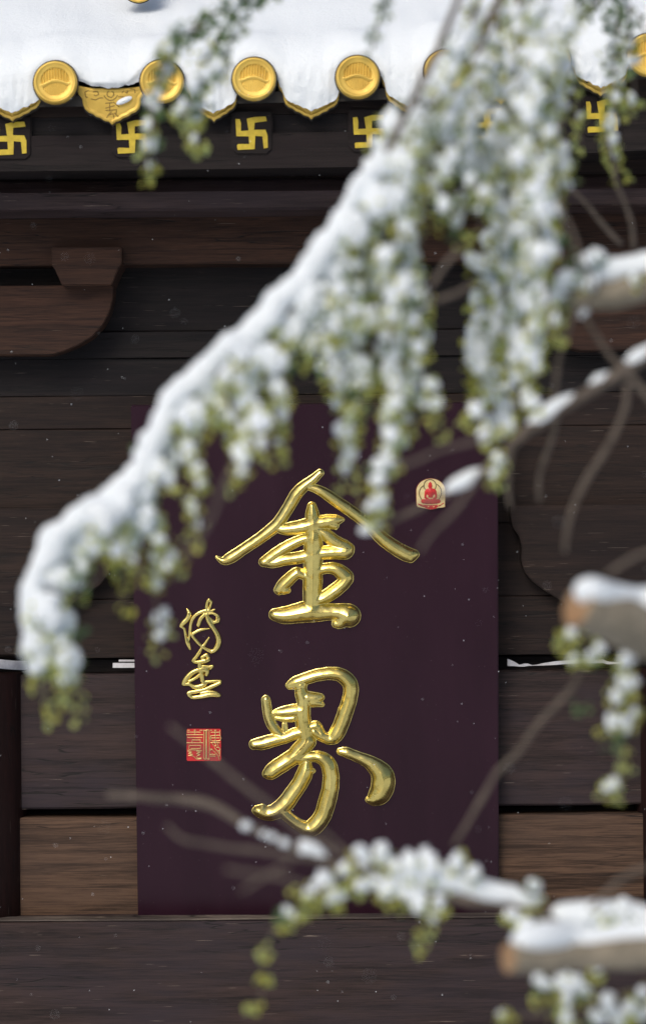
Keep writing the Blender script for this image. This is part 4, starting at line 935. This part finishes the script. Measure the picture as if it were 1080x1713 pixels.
def char(name, strokes, label, step=0.62, hk=0.9, wr=0.03, mat='gold_leaf', seed=1, parent=None, hcap=1e9, base=0.0, wob=.2, grow=0.0, lip=0.0):
    a = np.array([p for s in strokes for p in s]); m = a[:, 2].max() + 2
    strokes = [[(p, q, r + grow) for p, q, r in st_] for st_ in strokes]
    X, Y, F, H = stroke_field(strokes, a[:, 0].min() - m, a[:, 0].max() + m, a[:, 1].min() - m, a[:, 1].max() + m, step, hk=hk, hcap=hcap, wob=wob, inner=lip * .6, pw=.85 if lip else .55)
    nz = vnoise(H.shape, 16, seed) * .7 + vnoise(H.shape, 8, seed + 1) * .3
    H = H * (1 + wr * nz * 2) + 0.9 * hk
    if lip:
        for _ in range(2):
            Hp = np.pad(H, 1, mode='edge'); H = (Hp[1:-1, 1:-1] * 4 + Hp[:-2, 1:-1] + Hp[2:, 1:-1] + Hp[1:-1, :-2] + Hp[1:-1, 2:]) / 8
    # thin flat lip round the strokes, as left by the gilder
    if lip: H = np.maximum(np.where(F < lip * .6, 0.5, H), 1.3 * np.sqrt(np.clip(1 - ((F - lip * .5) / (lip * .5)) ** 2, 0, 1)))
    v, f = relief(F, H, X, Y, lambda x, y, h: on_plaque(x, y, base + h * S), -0.0005)
    o = mk(name, v, f, M[mat], parent or plaque, on_plaque(a[:, 0].mean(), a[:, 1].max()), smooth=True)
    if label: o['label'] = label
    return o
char('gold_character', jin, 'upper big gold character in raised gilded strokes', seed=3, grow=1.7, lip=1.7)
char('gold_character', jie, 'lower big gold character in raised gilded strokes', seed=8, grow=1.0, lip=1.7)
char('gold_stroke', jie_dot, 'detached curved gold stroke right of the lower big character', seed=14, grow=1.0, lip=1.7)
char('signature_character', sig1, 'small thin gold signature character, the upper one', step=0.5, hk=.9, wr=.04, seed=20, wob=.1, grow=.35)
char('signature_character', sig2, 'small gold signature character, the lower one', step=0.5, hk=.9, wr=.04, seed=23, wob=.1, grow=.2)
# red square seal
def flat(name, pts, h0, h1, mat, parent, label=None, bevel=0.0008):
    bm = bmesh.new(); f = [bm.verts.new(on_plaque(a, b, h1)) for a, b in pts]; k = [bm.verts.new(on_plaque(a, b, h0)) for a, b in pts]; n = len(pts)
    bm.faces.new(f); bm.faces.new(k[::-1])
    for i in range(n): bm.faces.new((f[i], k[i], k[(i + 1) % n], f[(i + 1) % n]))
    c = on_plaque(sum(p[0] for p in pts) / n, max(p[1] for p in pts))
    o = from_bm(name, bm, mat, parent, c)
    if label: o['label'] = label
    return o
seal = flat('seal', [(312.6, 1221), (314, 1219), (368, 1219), (369.8, 1220.5), (370, 1270), (368.5, 1272.5), (314, 1272.5), (312.5, 1270.5)], -0.002, 0.004, M['red_seal'], plaque, 'square red seal with gold seal script')
E = lambda s: [[(a, b, 10.5) for a, b in q] for q in s]
sc_l = E([[(125, 205), (290, 205), (440, 205)], [(110, 268), (500, 268)], [(130, 335), (480, 335)], [(240, 395), (440, 395)], [(240, 395), (240, 462)], [(440, 395), (440, 462)], [(110, 463), (500, 463)], [(170, 525), (440, 525)], [(215, 600), (440, 600)], [(170, 525), (165, 600)], [(440, 525), (440, 600)], [(300, 150), (300, 268)],
          [(140, 640), (250, 632), (470, 650)], [(140, 665), (230, 685), (155, 715), (250, 740), (150, 770)], [(350, 660), (440, 680), (350, 720), (430, 745), (370, 772)], [(160, 770), (250, 775), (300, 810), (340, 850), (460, 850)], [(345, 795), (380, 830), (460, 828)], [(130, 160), (175, 160)], [(290, 158), (325, 158)], [(430, 158), (480, 162)]])
sc_r = E([[(522, 165), (522, 850), (565, 858), (565, 180)], [(592, 180), (592, 850), (650, 858), (650, 165)], [(510, 158), (560, 165), (600, 150), (650, 160)], [(680, 160), (715, 162)], [(775, 160), (815, 160)], [(700, 208), (890, 208)], [(690, 290), (690, 405), (910, 405), (910, 290), (690, 290)], [(700, 345), (900, 345)], [(795, 180), (795, 470)], [(905, 170), (908, 280)],
          [(690, 455), (910, 462)], [(720, 480), (775, 540), (820, 535), (800, 490)], [(850, 490), (870, 540)], [(685, 610), (740, 640), (800, 690), (870, 780), (890, 860)], [(780, 580), (830, 650), (880, 660), (915, 620), (880, 570), (830, 570)], [(680, 640), (720, 610)], [(675, 740), (800, 738)], [(680, 782), (800, 785)], [(905, 640), (900, 780)], [(800, 600), (890, 720)]])
char('seal_script', zoomed(sc_l, 305, 1210, 14.4), None, step=0.35, hk=.9, wr=.03, mat='gold_thin', seed=31, parent=seal, base=0.004, wob=0)
char('seal_script', zoomed(sc_r, 305, 1210, 14.4), None, step=0.35, hk=.9, wr=.03, mat='gold_thin', seed=33, parent=seal, base=0.004, wob=0)
# arched emblem with a seated figure
Fz = lambda a, b: (680 + a / 13.5, 780 + b / 13.5)
arch = [(540 + 325 * math.sin(t), 560 - 282 * math.cos(t)) for t in np.linspace(-math.pi / 2, math.pi / 2, 22)] + [(858, 760), (855, 912), (800, 925), (700, 935), (600, 962), (540, 972), (470, 962), (370, 940), (250, 915), (225, 880), (217, 700)]
big = [(540 + (a - 540) * 1.05, 610 + (b - 610) * 1.035) for a, b in arch]
emb = flat('emblem', [Fz(*p) for p in big], -0.002, 0.003, M['dark_red'], plaque, 'small arched gold emblem with a red seated figure')
gp = flat('gold_ground', [Fz(*p) for p in arch], 0.002, 0.006, M['pale_gold'], emb)
ring = [[(520 + 137 * math.cos(t), 432 + 137 * math.sin(t), 9) for t in np.linspace(math.pi * .80, math.pi * 2.20, 26)], [(375, 435, 9), (310, 490, 9), (278, 580, 9), (290, 670, 9), (325, 740, 9)], [(680, 405, 9), (745, 470, 9), (778, 570, 9), (765, 660, 9), (725, 740, 9)]]
char('halo_line', zoomed(ring, 680, 780, 13.5), None, step=0.3, hk=.5, wr=0, mat='seal_line', parent=emb, base=0.006, wob=0)
fig = [[(525, 360, 16), (525, 400, 40), (525, 440, 48), (526, 470, 38), (530, 510, 34), (532, 560, 80)], [(470, 560, 60), (535, 560, 72), (600, 560, 60)], [(440, 575, 42), (418, 640, 24), (415, 700, 24), (470, 740, 24)], [(630, 575, 42), (655, 640, 22), (655, 700, 24), (600, 740, 24)], [(480, 620, 30), (535, 640, 60), (590, 620, 30)], [(490, 690, 14), (535, 680, 26), (580, 690, 14)],
       [(365, 785, 48), (450, 790, 55), (540, 790, 60), (630, 790, 55), (715, 785, 45)], [(255, 845, 10), (330, 880, 22), (430, 900, 30), (540, 910, 34), (650, 900, 30), (750, 870, 20), (825, 830, 10)], [(420, 935, 10), (540, 955, 14), (660, 935, 10)]]
char('seated_figure', zoomed(fig, 680, 780, 13.5), 'red seated figure in meditation', step=0.3, hk=.35, wr=0.05, mat='red_seal', parent=emb, base=0.006, wob=0)
petal = [[(450, 862, 5), (500, 850, 7), (580, 860, 6), (640, 858, 5)], [(470, 912, 8), (490, 905, 12)], [(590, 912, 8), (610, 905, 12)], [(690, 880, 5), (760, 850, 8), (800, 842, 5)], [(700, 905, 6), (730, 908, 8)], [(330, 870, 4), (400, 865, 5)]]  # gold petal marks on the red lotus base
char('lotus_gold_petal', zoomed(petal, 680, 780, 13.5), None, step=0.3, hk=.5, wr=0, mat='gold_thin', parent=emb, base=0.009, wob=0)

# ------------------------------------------------------------------ white strips caught in the gap
def ribbon(name, pts, y, width, label, thick=0.0012, curl=0.0):
    """pts px (x, y_top, y_bottom)"""
    vs_, fs = [], []; n = len(pts)
    for i, (a, t, b) in enumerate(pts):
        bow = curl * math.sin(i * 1.1)
        p, q = P(a, t, y), P(a, b, y)
        vs_ += [(p.x, y + bow, p.z), (q.x, y - bow - .004, q.z), (q.x, y - bow - .004 + thick * 2, q.z), (p.x, y + bow + thick * 2, p.z)]
    for i in range(n - 1):
        for j in range(4): fs.append((i * 4 + j, i * 4 + (j + 1) % 4, (i + 1) * 4 + (j + 1) % 4, (i + 1) * 4 + j))
    fs.append((0, 1, 2, 3)); fs.append(tuple((n - 1) * 4 + j for j in (3, 2, 1, 0)))
    o = mk(name, vs_, fs, M['white_plastic'], None, P(pts[0][0], pts[0][2], y)); return tag(o, label, 'ribbon', 'white strips along the wall')
ribbon('plastic_strip', [(x, 1103.5, 1106.5) for x in (199, 210, 222, 236)] , 0.065, 0, 'upper thin pale line of the strip stub left of the plaque')
ribbon('plastic_strip', [(x, 1109, 1117) for x in (189, 200, 215, 236)], 0.058, 0, 'short white strip end sticking out left of the plaque')
ribbon('plastic_ribbon', [(848, 1102, 1114), (853, 1104, 1114), (860, 1107, 1114), (868, 1112, 1115), (876, 1110, 1115), (882, 1110, 1114), (890, 1112.5, 1113.5), (897, 1112, 1113.5), (910, 1109, 1113), (930, 1106, 1112), (955, 1104, 1110), (985, 1103.5, 1109), (1008, 1103, 1109), (1014, 1106, 1111), (1020, 1107, 1111), (1035, 1108, 1110), (1062, 1109, 1111)], 0.055, 0,
       'crumpled white ribbon right of the plaque', curl=0.003)
# band round the left column
vs_, fs = [], []; cx = PX(34, 0.0) - 0.178; n = 30
for i in range(n + 1):
    a = R(-175) + R(175) * i / n; rr = 0.181
    x, y = cx + rr * math.cos(a), 0.115 + rr * math.sin(a)
    zc_ = PZ(1098 + (x - PX(0, 0)) / S * .18, 0)
    for (dr, dz) in ((0, 0), (0.002, -.002), (0.002, -.024), (0, -.026)): vs_.append((x + dr * math.cos(a), y + dr * math.sin(a), zc_ + dz))
for i in range(n):
    for j in range(3): fs.append((i * 4 + j, (i + 1) * 4 + j, (i + 1) * 4 + j + 1, i * 4 + j + 1))
tag(mk('plastic_band', vs_, fs, M['white_plastic'], None, (cx, 0.115, PZ(1115, 0)), smooth=True), 'white plastic band tied round the left column', 'ribbon', 'white strips along the wall')

# ------------------------------------------------------------------ falling snow
fl = Acc()
for _ in range(520):
    Y = random.choice((random.uniform(-1.2, -.2), random.uniform(-3.5, -.2), random.uniform(-.6, -.2)))
    c = P(random.uniform(-150, 1230), random.uniform(-100, 1800), Y)
    r = random.uniform(.0006, .0017)
    k = np.array([[1, 0, 0], [-1, 0, 0], [0, 1, 0], [0, -1, 0], [0, 0, 1], [0, 0, -1]]) * r
    fl.add(k + np.array(c[:]), [(0, 2, 4), (2, 1, 4), (1, 3, 4), (3, 0, 4), (2, 0, 5), (1, 2, 5), (3, 1, 5), (0, 3, 5)])
tag(fl.obj('falling_snow', M['snow']), 'tiny white snowflakes drifting in front of the dark wood', 'snow', kind='stuff')
